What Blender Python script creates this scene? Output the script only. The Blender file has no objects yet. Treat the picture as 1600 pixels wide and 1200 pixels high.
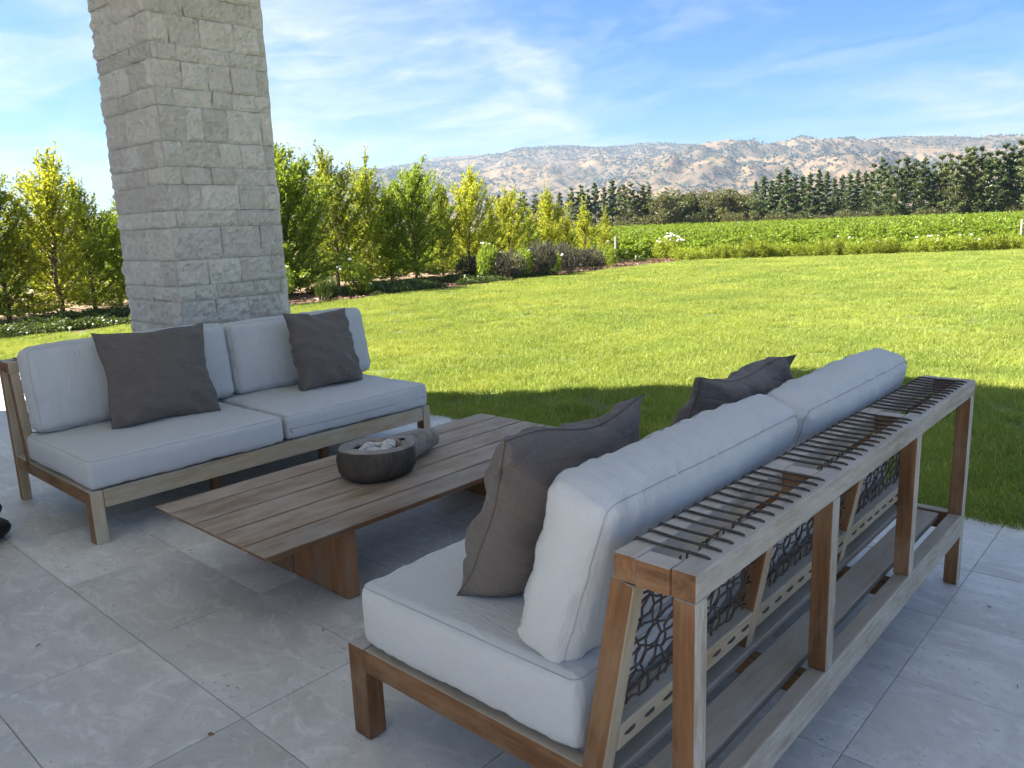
import bpy, bmesh, math, random
import numpy as np
from mathutils import Vector, Matrix, noise as mnoise

R = math.radians
sc = bpy.context.scene
COL = sc.collection
random.seed(11)
rng = np.random.default_rng(11)

# ------------------------------------------------------------------ camera
CAM_H = 1.5
FOC = 1225.9
pitch, roll, yaw = R(11.489), R(-2.175), R(-42.409)
_fw = Vector((math.sin(yaw) * math.cos(pitch), math.cos(yaw) * math.cos(pitch), -math.sin(pitch)))
_rt = Vector((math.cos(yaw), -math.sin(yaw), 0))
_up = _rt.cross(_fw)
_r2 = math.cos(roll) * _rt + math.sin(roll) * _up
_u2 = -math.sin(roll) * _rt + math.cos(roll) * _up
cam = bpy.data.cameras.new('camera')
cam.sensor_fit = 'HORIZONTAL'
cam.sensor_width = 36.0
cam.lens = FOC / 1600 * 36
cam.clip_start = 0.05
cam.clip_end = 60000
camo = bpy.data.objects.new('camera', cam)
COL.objects.link(camo)
camo.matrix_world = Matrix(((_r2.x, _u2.x, -_fw.x, 0), (_r2.y, _u2.y, -_fw.y, 0), (_r2.z, _u2.z, -_fw.z, CAM_H), (0, 0, 0, 1)))
sc.camera = camo


def raydir(px, py):
    return _fw + _r2 * ((px - 800) / FOC) - _u2 * ((py - 600) / FOC)


def at_z(px, py, z=0.0):
    d = raydir(px, py)
    t = (z - CAM_H) / d.z
    return Vector((d.x * t, d.y * t, z))


def at_dist(px, D):
    d = raydir(px, 340)
    h = math.hypot(d.x, d.y)
    return Vector((d.x / h * D, d.y / h * D, 0))


def z_at(px, py, p):
    d = raydir(px, py)
    return CAM_H + d.z * math.hypot(p[0], p[1]) / math.hypot(d.x, d.y)


def project(P):
    d = Vector(P) - Vector((0, 0, CAM_H))
    z = d.dot(_fw)
    if z < 0.05:
        return None
    return (800 + FOC * d.dot(_r2) / z, 600 - FOC * d.dot(_u2) / z)


# ------------------------------------------------------------------ light
SUN_EL = R(40)
SUN_AZ = math.atan2(-0.76, -0.65)           # clockwise from +Y
sdir = Vector((math.sin(SUN_AZ) * math.cos(SUN_EL), math.cos(SUN_AZ) * math.cos(SUN_EL), math.sin(SUN_EL)))
sun = bpy.data.lights.new('sun', 'SUN')
sun.energy = 4.6
sun.angle = R(0.53)
sun.color = (1.0, 0.94, 0.83)
suno = bpy.data.objects.new('sun', sun)
COL.objects.link(suno)
suno.rotation_euler = sdir.to_track_quat('Z', 'Y').to_euler()
suno.location = (-40, -35, 50)

world = bpy.data.worlds.new('World')
sc.world = world
world.use_nodes = True
sc.view_settings.view_transform = 'Standard'
sc.view_settings.look = 'None'
sc.view_settings.exposure = 2.15
sc.view_settings.gamma = 1.0
sc.cycles.use_denoising = True
sc.cycles.use_adaptive_sampling = True
sc.cycles.adaptive_threshold = 0.02
sc.cycles.max_bounces = 8
sc.cycles.diffuse_bounces = 4
sc.cycles.transparent_max_bounces = 8
sc.cycles.volume_bounces = 0
sc.cycles.caustics_reflective = False
sc.cycles.caustics_refractive = False


# ------------------------------------------------------------------ node helpers
def nd(nt, typ, ins=None, **props):
    n = nt.nodes.new(typ)
    for k, v in props.items():
        setattr(n, k, v)
    for k, v in (ins or {}).items():
        s = n.inputs[k]
        if isinstance(v, bpy.types.NodeSocket):
            nt.links.new(v, s)
        else:
            s.default_value = v
    return n


def ramp(nt, fac, stops, interp='LINEAR'):
    n = nt.nodes.new('ShaderNodeValToRGB')
    e = n.color_ramp.elements
    n.color_ramp.interpolation = interp
    while len(e) < len(stops):
        e.new(0.5)
    for i, (p, c) in enumerate(stops):
        e[i].position = p
        e[i].color = (c, c, c, 1) if isinstance(c, (int, float)) else (*c, 1)
    nt.links.new(fac, n.inputs[0])
    return n.outputs[0]


def mixc(nt, fac, a, b, blend='MIX'):
    n = nt.nodes.new('ShaderNodeMix')
    n.data_type = 'RGBA'
    n.blend_type = blend
    for s, v in ((n.inputs[0], fac), (n.inputs[6], a), (n.inputs[7], b)):
        if isinstance(v, bpy.types.NodeSocket):
            nt.links.new(v, s)
        elif isinstance(v, (int, float)):
            s.default_value = v
        else:
            s.default_value = (*v, 1)
    return n.outputs[2]


def math_(nt, op, a, b=0.0, c=0.0, clamp=False):
    n = nt.nodes.new('ShaderNodeMath')
    n.operation = op
    n.use_clamp = clamp
    for s, v in zip(n.inputs, (a, b, c)):
        if isinstance(v, bpy.types.NodeSocket):
            nt.links.new(v, s)
        else:
            s.default_value = v
    return n.outputs[0]


def noise_tex(nt, vec, scale, detail=5.0, rough=0.55, dist=0.0, out='Fac'):
    n = nd(nt, 'ShaderNodeTexNoise', {'Scale': scale, 'Detail': detail, 'Roughness': rough, 'Distortion': dist})
    if vec is not None:
        nt.links.new(vec, n.inputs['Vector'])
    return n.outputs[out]


def mapping(nt, vec, scale=(1, 1, 1), loc=(0, 0, 0), rot=(0, 0, 0)):
    n = nd(nt, 'ShaderNodeMapping', {'Scale': scale, 'Location': loc, 'Rotation': rot})
    nt.links.new(vec, n.inputs['Vector'])
    return n.outputs[0]


# ------------------------------------------------------------------ sky
def build_world():
    nt = world.node_tree
    bg = nt.nodes['Background']
    sky = nd(nt, 'ShaderNodeTexSky', sky_type='NISHITA', sun_disc=False)
    sky.sun_elevation = SUN_EL
    sky.sun_rotation = SUN_AZ % (2 * math.pi)
    sky.altitude = 100
    sky.air_density = 1.0
    sky.dust_density = 0.6
    sky.ozone_density = 1.6
    tc = nd(nt, 'ShaderNodeTexCoord').outputs['Generated']
    sep = nd(nt, 'ShaderNodeSeparateXYZ', {'Vector': tc})
    # cirrus on a flat layer high above: direction / height
    zc = math_(nt, 'ADD', math_(nt, 'MAXIMUM', sep.outputs[2], 0.0), 0.11)
    u = math_(nt, 'DIVIDE', sep.outputs[0], zc)
    v = math_(nt, 'DIVIDE', sep.outputs[1], zc)
    p = nd(nt, 'ShaderNodeCombineXYZ', {0: u, 1: v, 2: 0.0}).outputs[0]

    def warp(vec, scale, amt):
        w = noise_tex(nt, vec, scale, 4, 0.55, 0, 'Color')
        w = nd(nt, 'ShaderNodeVectorMath', {0: w, 1: (0.5, 0.5, 0.5)}, operation='SUBTRACT').outputs[0]
        return nd(nt, 'ShaderNodeVectorMath', {0: vec, 1: nd(nt, 'ShaderNodeVectorMath', {0: w, 3: amt}, operation='SCALE').outputs[0]}, operation='ADD').outputs[0]
    pw = warp(warp(p, 0.5, 1.8), 1.6, 0.55)
    dirv = warp(mapping(nt, tc, (1, 1, 2.6), CLOUD_OFF), 3.0, 0.28)
    big = noise_tex(nt, dirv, 2.6, 4, 0.55, 0.2)
    cover = ramp(nt, big, [(0.44, 0.0), (0.58, 1.0)])
    fib = noise_tex(nt, mapping(nt, dirv, (1.0, 1.0, 2.2), (0.4, 5.2, 0), (0.5, 0.3, R(28))), 6.0, 12, 0.66, 0.9)
    soft = noise_tex(nt, mapping(nt, pw, (0.6, 1.7, 1), (7.1, 2.2, 0), (0, 0, R(60))), 0.9, 9, 0.62, 0.3)
    wisp = math_(nt, 'MULTIPLY', ramp(nt, fib, [(0.30, 0.25), (0.60, 1.0)]), ramp(nt, soft, [(0.30, 0.30), (0.62, 1.0)]))
    thin = math_(nt, 'MULTIPLY', ramp(nt, soft, [(0.46, 0.0), (0.70, 1.0)]), 0.38)
    fac = math_(nt, 'MAXIMUM', math_(nt, 'MULTIPLY', cover, wisp), thin)
    low = ramp(nt, sep.outputs[2], [(0.0, 0.75), (0.05, 0.40), (0.10, 0.12), (0.17, 0.0)])
    veil = math_(nt, 'MULTIPLY', low, ramp(nt, soft, [(0.3, 0.6), (0.65, 1.0)]))
    keep = math_(nt, 'MULTIPLY', math_(nt, 'SUBTRACT', 1.0, fac, clamp=True), math_(nt, 'SUBTRACT', 1.0, veil, clamp=True))
    fac = math_(nt, 'SUBTRACT', 1.0, keep, clamp=True)
    skyc = mixc(nt, 1.0, sky.outputs[0], (0.135, 0.315, 0.54), 'MULTIPLY')
    col = mixc(nt, math_(nt, 'MULTIPLY', fac, 0.95), skyc, (2.5, 2.7, 2.85))
    nt.links.new(col, bg.inputs[0])
    bg.inputs[1].default_value = 0.08


CLOUD_OFF = (5.5, 5.5, 5.5)

build_world()


# ------------------------------------------------------------------ materials
def new_mat(name):
    m = bpy.data.materials.new(name)
    m.use_nodes = True
    return m, m.node_tree, m.node_tree.nodes['Principled BSDF']


def add_bump(nt, bsdf, h, strength=0.3, dist=0.01):
    b = nd(nt, 'ShaderNodeBump', {'Strength': strength, 'Distance': dist, 'Height': h})
    nt.links.new(b.outputs[0], bsdf.inputs['Normal'])


def obj_coords(nt, spread=40.0):
    tc = nd(nt, 'ShaderNodeTexCoord').outputs['Object']
    rnd = nd(nt, 'ShaderNodeObjectInfo').outputs['Random']
    off = nd(nt, 'ShaderNodeVectorMath', {0: (13.1, 7.7, 3.9), 3: math_(nt, 'MULTIPLY', rnd, spread)}, operation='SCALE').outputs[0]
    return nd(nt, 'ShaderNodeVectorMath', {0: tc, 1: off}, operation='ADD').outputs[0], rnd


def mat_wood(name, c_dark, c_light, c_grey, grey, rough=0.7, flake=0.0, c_flake=(0.6, 0.57, 0.5)):
    m, nt, b = new_mat(name)
    v, rnd = obj_coords(nt)
    g1 = noise_tex(nt, mapping(nt, v, (2.2, 34, 34)), 1.0, 6, 0.6, 0.4)
    g2 = noise_tex(nt, mapping(nt, v, (9, 190, 190)), 1.0, 3, 0.6)
    base = mixc(nt, ramp(nt, g1, [(0.3, 0.0), (0.7, 1.0)]), c_dark, c_light)
    base = mixc(nt, math_(nt, 'MULTIPLY', ramp(nt, g2, [(0.45, 0.0), (0.75, 1.0)]), 0.35), base, [x * 0.55 for x in c_dark])
    big = noise_tex(nt, mapping(nt, v, (4, 9, 9)), 1.0, 5, 0.65)
    gf = ramp(nt, big, [(max(0.0, 0.62 - grey * 0.6), 0.0), (min(1.0, 0.95 - grey * 0.5), 1.0)])
    base = mixc(nt, gf, base, mixc(nt, g2, c_grey, [x * 0.72 for x in c_grey]))
    if flake > 0:
        f = noise_tex(nt, mapping(nt, v, (7, 46, 46)), 1.0, 9, 0.75, 0.2)
        base = mixc(nt, math_(nt, 'MULTIPLY', ramp(nt, f, [(0.46, 0.0), (0.62, 1.0)]), flake), base, c_flake)
    tone = math_(nt, 'ADD', math_(nt, 'MULTIPLY', rnd, 0.3), 0.85)
    hsv = nd(nt, 'ShaderNodeHueSaturation', {'Value': tone, 'Color': base})
    nt.links.new(hsv.outputs[0], b.inputs['Base Color'])
    b.inputs['Roughness'].default_value = rough
    b.inputs['Specular IOR Level'].default_value = 0.3
    add_bump(nt, b, math_(nt, 'ADD', g1, math_(nt, 'MULTIPLY', g2, 0.6)), 0.35, 0.002)
    return m


M = {}
M['teak'] = mat_wood('teak_brown', (0.105, 0.045, 0.018), (0.28, 0.135, 0.058), (0.33, 0.22, 0.125), 0.3)
M['teak_grey'] = mat_wood('teak_silvered', (0.27, 0.22, 0.165), (0.46, 0.405, 0.33), (0.54, 0.505, 0.46), 0.65)
M['teak_flaked'] = mat_wood('teak_flaked', (0.24, 0.185, 0.12), (0.44, 0.37, 0.27), (0.52, 0.475, 0.40), 0.5, 0.75, 0.6, (0.57, 0.53, 0.46))
M['teak_honey'] = mat_wood('teak_honey', (0.32, 0.205, 0.10), (0.54, 0.40, 0.23), (0.56, 0.48, 0.36), 0.55, 0.75, 0.45, (0.50, 0.44, 0.335))
M['teak_slat'] = mat_wood('teak_slat', (0.27, 0.215, 0.15), (0.45, 0.375, 0.28), (0.46, 0.41, 0.34), 0.6)
M['table_top'] = mat_wood('table_top', (0.15, 0.088, 0.05), (0.38, 0.265, 0.17), (0.43, 0.365, 0.295), 0.5, 0.6)
M['table_edge'] = mat_wood('table_edge', (0.20, 0.085, 0.035), (0.34, 0.16, 0.07), (0.27, 0.20, 0.14), 0.3)
M['bowl_grey'] = mat_wood('bowl_weathered', (0.13, 0.105, 0.08), (0.32, 0.28, 0.23), (0.42, 0.39, 0.35), 0.45, 0.85)


def mat_bowl_dark():
    m, nt, b = new_mat('bowl_charred')
    tc = nd(nt, 'ShaderNodeTexCoord').outputs['Object']
    n1 = noise_tex(nt, mapping(nt, tc, (5, 5, 3)), 1.0, 5, 0.6, 0.5)
    n2 = noise_tex(nt, mapping(nt, tc, (40, 40, 7)), 1.0, 5, 0.65)
    c = mixc(nt, ramp(nt, n1, [(0.42, 0.0), (0.68, 1.0)]), (0.014, 0.011, 0.009), (0.11, 0.085, 0.062))
    c = mixc(nt, math_(nt, 'MULTIPLY', ramp(nt, n2, [(0.45, 0.0), (0.65, 1.0)]), 0.7), c, (0.055, 0.042, 0.03))
    nt.links.new(c, b.inputs['Base Color'])
    b.inputs['Roughness'].default_value = 0.75
    add_bump(nt, b, math_(nt, 'ADD', n2, n1), 0.9, 0.012)
    return m


M['bowl_dark'] = mat_bowl_dark()


def mat_simple(name, col, rough=0.7, nscale=None, var=0.25, bump=0.0, bscale=None, spec=0.4):
    m, nt, b = new_mat(name)
    b.inputs['Roughness'].default_value = rough
    b.inputs['Specular IOR Level'].default_value = spec
    if nscale:
        pos = nd(nt, 'ShaderNodeNewGeometry').outputs['Position']
        n = noise_tex(nt, pos, nscale, 6, 0.6)
        c = mixc(nt, ramp(nt, n, [(0.3, 0.0), (0.7, 1.0)]), [x * (1 - var) for x in col], [min(1, x * (1 + var)) for x in col])
        nt.links.new(c, b.inputs['Base Color'])
        if bump:
            add_bump(nt, b, noise_tex(nt, pos, bscale or nscale * 4, 6, 0.6), bump, 0.02)
    else:
        b.inputs['Base Color'].default_value = (*col, 1)
    return m


M['rope'] = mat_simple('rope_brown', (0.075, 0.060, 0.050), 0.65, 60, 0.35)
M['slot'] = mat_simple('slot_shadow_wood', (0.07, 0.05, 0.035), 0.9)
M['black'] = mat_simple('black_lacquer', (0.010, 0.010, 0.012), 0.55, 12, 0.3)
M['bead_white'] = mat_simple('bead_bone', (0.62, 0.59, 0.54), 0.5, 80, 0.2)
M['bead_black'] = mat_simple('bead_black', (0.02, 0.02, 0.02), 0.35)
M['metal'] = mat_simple('galvanised_metal', (0.35, 0.35, 0.34), 0.5)
M['plaster'] = mat_simple('plaster', (0.74, 0.71, 0.66), 0.85, 3, 0.06)
M['ceiling'] = mat_simple('ceiling_boards', (0.78, 0.76, 0.72), 0.8, 3, 0.08)
M['roofing'] = mat_simple('roof_shingle', (0.16, 0.15, 0.14), 0.9, 8, 0.2)
M['soil'] = mat_simple('bed_soil', (0.15, 0.092, 0.058), 0.95, 9, 0.5, 0.8, 40)
M['dry_soil'] = mat_simple('dry_soil', (0.27, 0.185, 0.11), 0.95, 1.4, 0.3, 0.6, 20)
M['field'] = mat_simple('field_ground', (0.22, 0.17, 0.085), 0.95, 0.05, 0.35, 0.4, 1.5)
M['lawn_soil'] = mat_simple('lawn_thatch', (0.12, 0.15, 0.025), 0.95, 1.2, 0.35, 0.5, 60)
M['grout'] = mat_simple('grout', (0.42, 0.405, 0.38), 0.9, 20, 0.3)
M['bark'] = mat_simple('bark', (0.13, 0.095, 0.07), 0.9, 25, 0.4)
M['bark_pale'] = mat_simple('bark_pale', (0.24, 0.20, 0.16), 0.9, 25, 0.3)
M['post'] = mat_simple('weathered_post', (0.36, 0.33, 0.29), 0.85, 20, 0.25)
M['petal'] = mat_simple('white_petal', (0.82, 0.80, 0.76), 0.7)
M['petal_pink'] = mat_simple('blush_petal', (0.80, 0.66, 0.60), 0.7)


def mat_tile():
    m, nt, b = new_mat('travertine')
    pos = nd(nt, 'ShaderNodeNewGeometry').outputs['Position']
    rnd = nd(nt, 'ShaderNodeObjectInfo').outputs['Random']
    off = nd(nt, 'ShaderNodeVectorMath', {0: (11.0, 23.0, 5.0), 3: math_(nt, 'MULTIPLY', rnd, 9.0)}, operation='SCALE').outputs[0]
    p = nd(nt, 'ShaderNodeVectorMath', {0: pos, 1: off}, operation='ADD').outputs[0]
    n1 = noise_tex(nt, p, 2.2, 8, 0.66, 0.8)
    n2 = noise_tex(nt, mapping(nt, p, (5, 9, 4)), 1.0, 12, 0.74, 1.4)
    n3 = noise_tex(nt, mapping(nt, p, (38, 60, 40)), 1.0, 5, 0.65)
    n4 = noise_tex(nt, p, 21, 9, 0.75, 0.6)
    c = mixc(nt, ramp(nt, n1, [(0.34, 0.0), (0.64, 1.0)]), (0.47, 0.45, 0.415), (0.64, 0.62, 0.58))
    c = mixc(nt, ramp(nt, n2, [(0.50, 0.0), (0.66, 0.75)]), c, (0.76, 0.74, 0.695))
    c = mixc(nt, ramp(nt, n4, [(0.30, 0.55), (0.44, 0.0)]), c, (0.34, 0.322, 0.295))
    patch = ramp(nt, n1, [(0.50, 0.0), (0.66, 1.0)])
    pits = math_(nt, 'MULTIPLY', ramp(nt, n3, [(0.60, 0.0), (0.67, 1.0)]), math_(nt, 'ADD', math_(nt, 'MULTIPLY', patch, 0.75), 0.12))
    c = mixc(nt, pits, c, (0.13, 0.115, 0.10))
    c = nd(nt, 'ShaderNodeHueSaturation', {'Value': math_(nt, 'ADD', math_(nt, 'MULTIPLY', rnd, 0.24), 0.88), 'Color': c}).outputs[0]
    nt.links.new(c, b.inputs['Base Color'])
    nt.links.new(ramp(nt, n1, [(0.3, 0.40), (0.7, 0.62)]), b.inputs['Roughness'])
    b.inputs['Specular IOR Level'].default_value = 0.4
    add_bump(nt, b, math_(nt, 'SUBTRACT', math_(nt, 'MULTIPLY', n4, 0.5), pits), 0.35, 0.003)
    return m


M['tile'] = mat_tile()


def mat_stone():
    m, nt, b = new_mat('split_limestone')
    pos = nd(nt, 'ShaderNodeNewGeometry').outputs['Position']
    rnd = nd(nt, 'ShaderNodeObjectInfo').outputs['Random']
    n1 = noise_tex(nt, pos, 7, 9, 0.65, 0.6)
    n2 = noise_tex(nt, mapping(nt, pos, (34, 34, 20), (0, 0, 0), (0.3, 0.4, 0)), 1.0, 8, 0.72, 0.7)
    c = mixc(nt, ramp(nt, n1, [(0.3, 0.0), (0.7, 1.0)]), (0.76, 0.71, 0.62), (0.88, 0.84, 0.76))
    c = mixc(nt, ramp(nt, n2, [(0.30, 0.55), (0.46, 0.0)]), c, (0.45, 0.40, 0.34))
    c = nd(nt, 'ShaderNodeHueSaturation', {'Value': math_(nt, 'ADD', math_(nt, 'MULTIPLY', rnd, 0.22), 0.86), 'Color': c}).outputs[0]
    nt.links.new(c, b.inputs['Base Color'])
    b.inputs['Roughness'].default_value = 0.92
    b.inputs['Specular IOR Level'].default_value = 0.2
    add_bump(nt, b, math_(nt, 'ADD', n1, math_(nt, 'MULTIPLY', n2, 0.9)), 1.0, 0.03)
    return m


M['stone'] = mat_stone()
M['mortar'] = mat_simple('mortar', (0.22, 0.20, 0.175), 0.95, 20, 0.2)


def mat_fabric(name, col, streak=0.12, wrinkle=0.55, sheen=0.1):
    m, nt, b = new_mat(name)
    tc = nd(nt, 'ShaderNodeTexCoord').outputs['Object']
    s1 = noise_tex(nt, mapping(nt, tc, (4, 160, 160)), 1.0, 3, 0.6)
    s2 = noise_tex(nt, mapping(nt, tc, (160, 4, 160)), 1.0, 3, 0.6)
    big = noise_tex(nt, tc, 3.0, 5, 0.6)
    t = math_(nt, 'ADD', math_(nt, 'MULTIPLY', s1, 0.5), math_(nt, 'MULTIPLY', s2, 0.5))
    c = mixc(nt, ramp(nt, t, [(0.2, 0.0), (0.8, 1.0)]), [x * (1 - streak) for x in col], [min(1, x * (1 + streak)) for x in col])
    c = mixc(nt, ramp(nt, big, [(0.5, 0.0), (0.8, 0.25)]), c, [x * 0.8 for x in col])
    spots = noise_tex(nt, tc, 38, 2, 0.4)
    c = mixc(nt, ramp(nt, spots, [(0.76, 0.0), (0.79, 0.35)]), c, [x * 0.5 for x in col])
    nt.links.new(c, b.inputs['Base Color'])
    b.inputs['Roughness'].default_value = 0.92
    b.inputs['Specular IOR Level'].default_value = 0.15
    b.inputs['Sheen Weight'].default_value = sheen
    cre = noise_tex(nt, mapping(nt, tc, (4.5, 19, 4.5), (0, 0, 0), (0, 0, R(9))), 1.0, 4, 0.6, 1.2)
    cre = ramp(nt, cre, [(0.30, 1.0), (0.48, 0.25), (0.52, 0.25), (0.70, 1.0)])
    hgt = math_(nt, 'ADD', math_(nt, 'MULTIPLY', cre, wrinkle), math_(nt, 'MULTIPLY', noise_tex(nt, tc, 24, 4, 0.55), 0.25))
    add_bump(nt, b, math_(nt, 'ADD', hgt, math_(nt, 'MULTIPLY', t, 0.10)), 0.55, 0.014)
    return m


M['canvas'] = mat_fabric('pale_canvas', (0.545, 0.55, 0.545), 0.05, 0.28)
M['taupe'] = mat_fabric('taupe_linen', (0.150, 0.129, 0.116), 0.22, 1.0)
M['seam'] = mat_simple('seam_thread', (0.40, 0.40, 0.40), 0.9)
M['seam_dark'] = mat_simple('seam_thread_dark', (0.09, 0.075, 0.065), 0.9)


def mat_leaf(name, ca, cb, trans=0.45, yellow=None, yfac=0.0, rough=0.42, ctrans=None):
    """ca..cb: leaf colour range by the leaf's own random value; transmitted light is yellower, as real leaves are"""
    m, nt, b = new_mat(name)
    out = nt.nodes['Material Output']
    rnd = nd(nt, 'ShaderNodeAttribute', attribute_name='rnd').outputs['Fac']
    orn = nd(nt, 'ShaderNodeObjectInfo').outputs['Random']
    c = mixc(nt, rnd, ca, cb)
    if yellow:
        c = mixc(nt, math_(nt, 'MULTIPLY', ramp(nt, math_(nt, 'FRACT', math_(nt, 'MULTIPLY', rnd, 7.31)), [(0.55, 0.0), (1.0, 1.0)]), yfac), c, yellow)
    c = nd(nt, 'ShaderNodeHueSaturation', {'Value': math_(nt, 'ADD', math_(nt, 'MULTIPLY', orn, 0.3), 0.85), 'Color': c}).outputs[0]
    nt.links.new(c, b.inputs['Base Color'])
    b.inputs['Roughness'].default_value = rough
    b.inputs['Specular IOR Level'].default_value = 0.35
    tr = nd(nt, 'ShaderNodeBsdfTranslucent', {'Color': mixc(nt, 1.0, c, ctrans or (1.5, 1.35, 0.6), 'MULTIPLY')})
    mx = nd(nt, 'ShaderNodeMixShader', {0: trans})
    nt.links.new(b.outputs[0], mx.inputs[1])
    nt.links.new(tr.outputs[0], mx.inputs[2])
    nt.links.new(mx.outputs[0], out.inputs['Surface'])
    return m


M['leaf_green'] = mat_leaf('leaf_green', (0.105, 0.17, 0.026), (0.29, 0.39, 0.065), 0.50, (0.46, 0.48, 0.11), 0.40)
M['leaf_olive'] = mat_leaf('leaf_olive', (0.155, 0.22, 0.032), (0.37, 0.44, 0.08), 0.52, (0.52, 0.50, 0.11), 0.45)
M['leaf_yellow'] = mat_leaf('leaf_yellow', (0.22, 0.275, 0.035), (0.46, 0.51, 0.085), 0.53, (0.58, 0.52, 0.11), 0.45)
M['leaf_dark'] = mat_leaf('leaf_dark', (0.020, 0.035, 0.010), (0.055, 0.08, 0.022), 0.25)
M['leaf_cover'] = mat_leaf('leaf_ground_cover', (0.035, 0.06, 0.016), (0.10, 0.14, 0.035), 0.3)
M['leaf_lavender'] = mat_leaf('leaf_lavender', (0.055, 0.065, 0.045), (0.13, 0.135, 0.10), 0.2, (0.16, 0.10, 0.14), 0.7)
M['leaf_vine'] = mat_leaf('leaf_vine', (0.10, 0.165, 0.018), (0.27, 0.36, 0.04), 0.42)
M['leaf_shrub'] = mat_leaf('leaf_border', (0.15, 0.22, 0.025), (0.33, 0.40, 0.05), 0.42, (0.42, 0.36, 0.08), 0.4)
M['needle'] = mat_leaf('needle', (0.060, 0.092, 0.038), (0.13, 0.175, 0.065), 0.28)
M['needle_pale'] = mat_leaf('needle_pale', (0.085, 0.112, 0.045), (0.19, 0.215, 0.09), 0.28)
M['leaf_far'] = mat_leaf('leaf_far', (0.075, 0.088, 0.032), (0.18, 0.175, 0.075), 0.25)
M['leaf_hill'] = mat_leaf('leaf_hill_oak', (0.026, 0.033, 0.018), (0.036, 0.042, 0.022), 0.0)


def mat_grass():
    m, nt, b = new_mat('grass_blade')
    out = nt.nodes['Material Output']
    rnd = nd(nt, 'ShaderNodeAttribute', attribute_name='rnd').outputs['Fac']
    orn = nd(nt, 'ShaderNodeObjectInfo').outputs['Random']
    pos = nd(nt, 'ShaderNodeNewGeometry').outputs['Position']
    patch = noise_tex(nt, pos, 0.55, 5, 0.6, 0.4)
    c = mixc(nt, rnd, (0.18, 0.265, 0.042), (0.36, 0.43, 0.085))
    mow = noise_tex(nt, mapping(nt, pos, (1.5, 0.10, 1), (0, 0, 0), (0, 0, R(-12))), 1.0, 3, 0.6)
    c = mixc(nt, ramp(nt, mow, [(0.38, 0.0), (0.62, 0.45)]), c, (0.13, 0.215, 0.03))
    dry = noise_tex(nt, pos, 2.3, 6, 0.7)
    c = mixc(nt, ramp(nt, dry, [(0.58, 0.0), (0.72, 0.5)]), c, (0.42, 0.40, 0.15))
    c = mixc(nt, ramp(nt, patch, [(0.42, 0.0), (0.68, 0.55)]), c, (0.44, 0.46, 0.095))
    c = mixc(nt, math_(nt, 'MULTIPLY', ramp(nt, math_(nt, 'FRACT', math_(nt, 'MULTIPLY', rnd, 9.7)), [(0.86, 0.0), (0.9, 1.0)]), 0.75), c, (0.60, 0.54, 0.24))
    c = nd(nt, 'ShaderNodeHueSaturation', {'Value': math_(nt, 'ADD', math_(nt, 'MULTIPLY', orn, 0.3), 0.85), 'Color': c}).outputs[0]
    nt.links.new(c, b.inputs['Base Color'])
    b.inputs['Roughness'].default_value = 0.55
    b.inputs['Specular IOR Level'].default_value = 0.3
    tr = nd(nt, 'ShaderNodeBsdfTranslucent', {'Color': mixc(nt, 1.0, c, (1.35, 1.25, 0.7), 'MULTIPLY')})
    mx = nd(nt, 'ShaderNodeMixShader', {0: 0.4})
    nt.links.new(b.outputs[0], mx.inputs[1])
    nt.links.new(tr.outputs[0], mx.inputs[2])
    nt.links.new(mx.outputs[0], out.inputs['Surface'])
    return m


M['grass'] = mat_grass()


def mat_hills():
    m, nt, b = new_mat('dry_hills')
    pos = nd(nt, 'ShaderNodeNewGeometry').outputs['Position']
    n1 = noise_tex(nt, pos, 0.0022, 7, 0.62, 0.5)
    n2 = noise_tex(nt, pos, 0.03, 7, 0.70, 0.4)
    c = mixc(nt, ramp(nt, n1, [(0.35, 0.0), (0.65, 1.0)]), (0.12, 0.094, 0.066), (0.26, 0.175, 0.10))
    c = mixc(nt, ramp(nt, n2, [(0.49, 0.0), (0.57, 0.9)]), c, (0.045, 0.052, 0.036))
    nt.links.new(c, b.inputs['Base Color'])
    b.inputs['Roughness'].default_value = 1.0
    b.inputs['Specular IOR Level'].default_value = 0.0
    return m


M['hills'] = mat_hills()


# ------------------------------------------------------------------ object helpers
def link(name, data, parent=None):
    o = bpy.data.objects.new(name, data)
    COL.objects.link(o)
    if parent is not None:
        o.parent = parent
    return o


def tag(o, label=None, cat=None, group=None, kind=None):
    if label:
        o['label'] = label
    if cat:
        o['category'] = cat
    if group:
        o['group'] = group
    if kind:
        o['kind'] = kind
    return o


def empty(name, loc, label=None, cat=None, group=None):
    o = bpy.data.objects.new(name, None)
    o.empty_display_size = 0.1
    COL.objects.link(o)
    o.location = loc
    return tag(o, label, cat, group)


def mesh_np(name, V, F, mats=(), smooth=False, rnd=None):
    V = np.asarray(V, dtype=np.float32)
    F = np.asarray(F, dtype=np.int32)
    k = F.shape[1]
    me = bpy.data.meshes.new(name)
    me.vertices.add(len(V))
    me.vertices.foreach_set('co', V.ravel())
    me.loops.add(F.size)
    me.loops.foreach_set('vertex_index', F.ravel())
    me.polygons.add(len(F))
    me.polygons.foreach_set('loop_start', np.arange(0, F.size, k, dtype=np.int32))
    me.polygons.foreach_set('loop_total', np.full(len(F), k, dtype=np.int32))
    if smooth:
        me.polygons.foreach_set('use_smooth', np.ones(len(F), dtype=bool))
    if rnd is not None:
        a = me.attributes.new('rnd', 'FLOAT', 'FACE')
        a.data.foreach_set('value', np.asarray(rnd, dtype=np.float32))
    for m in mats:
        me.materials.append(m)
    me.update(calc_edges=True)
    me.validate()
    return me


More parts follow.
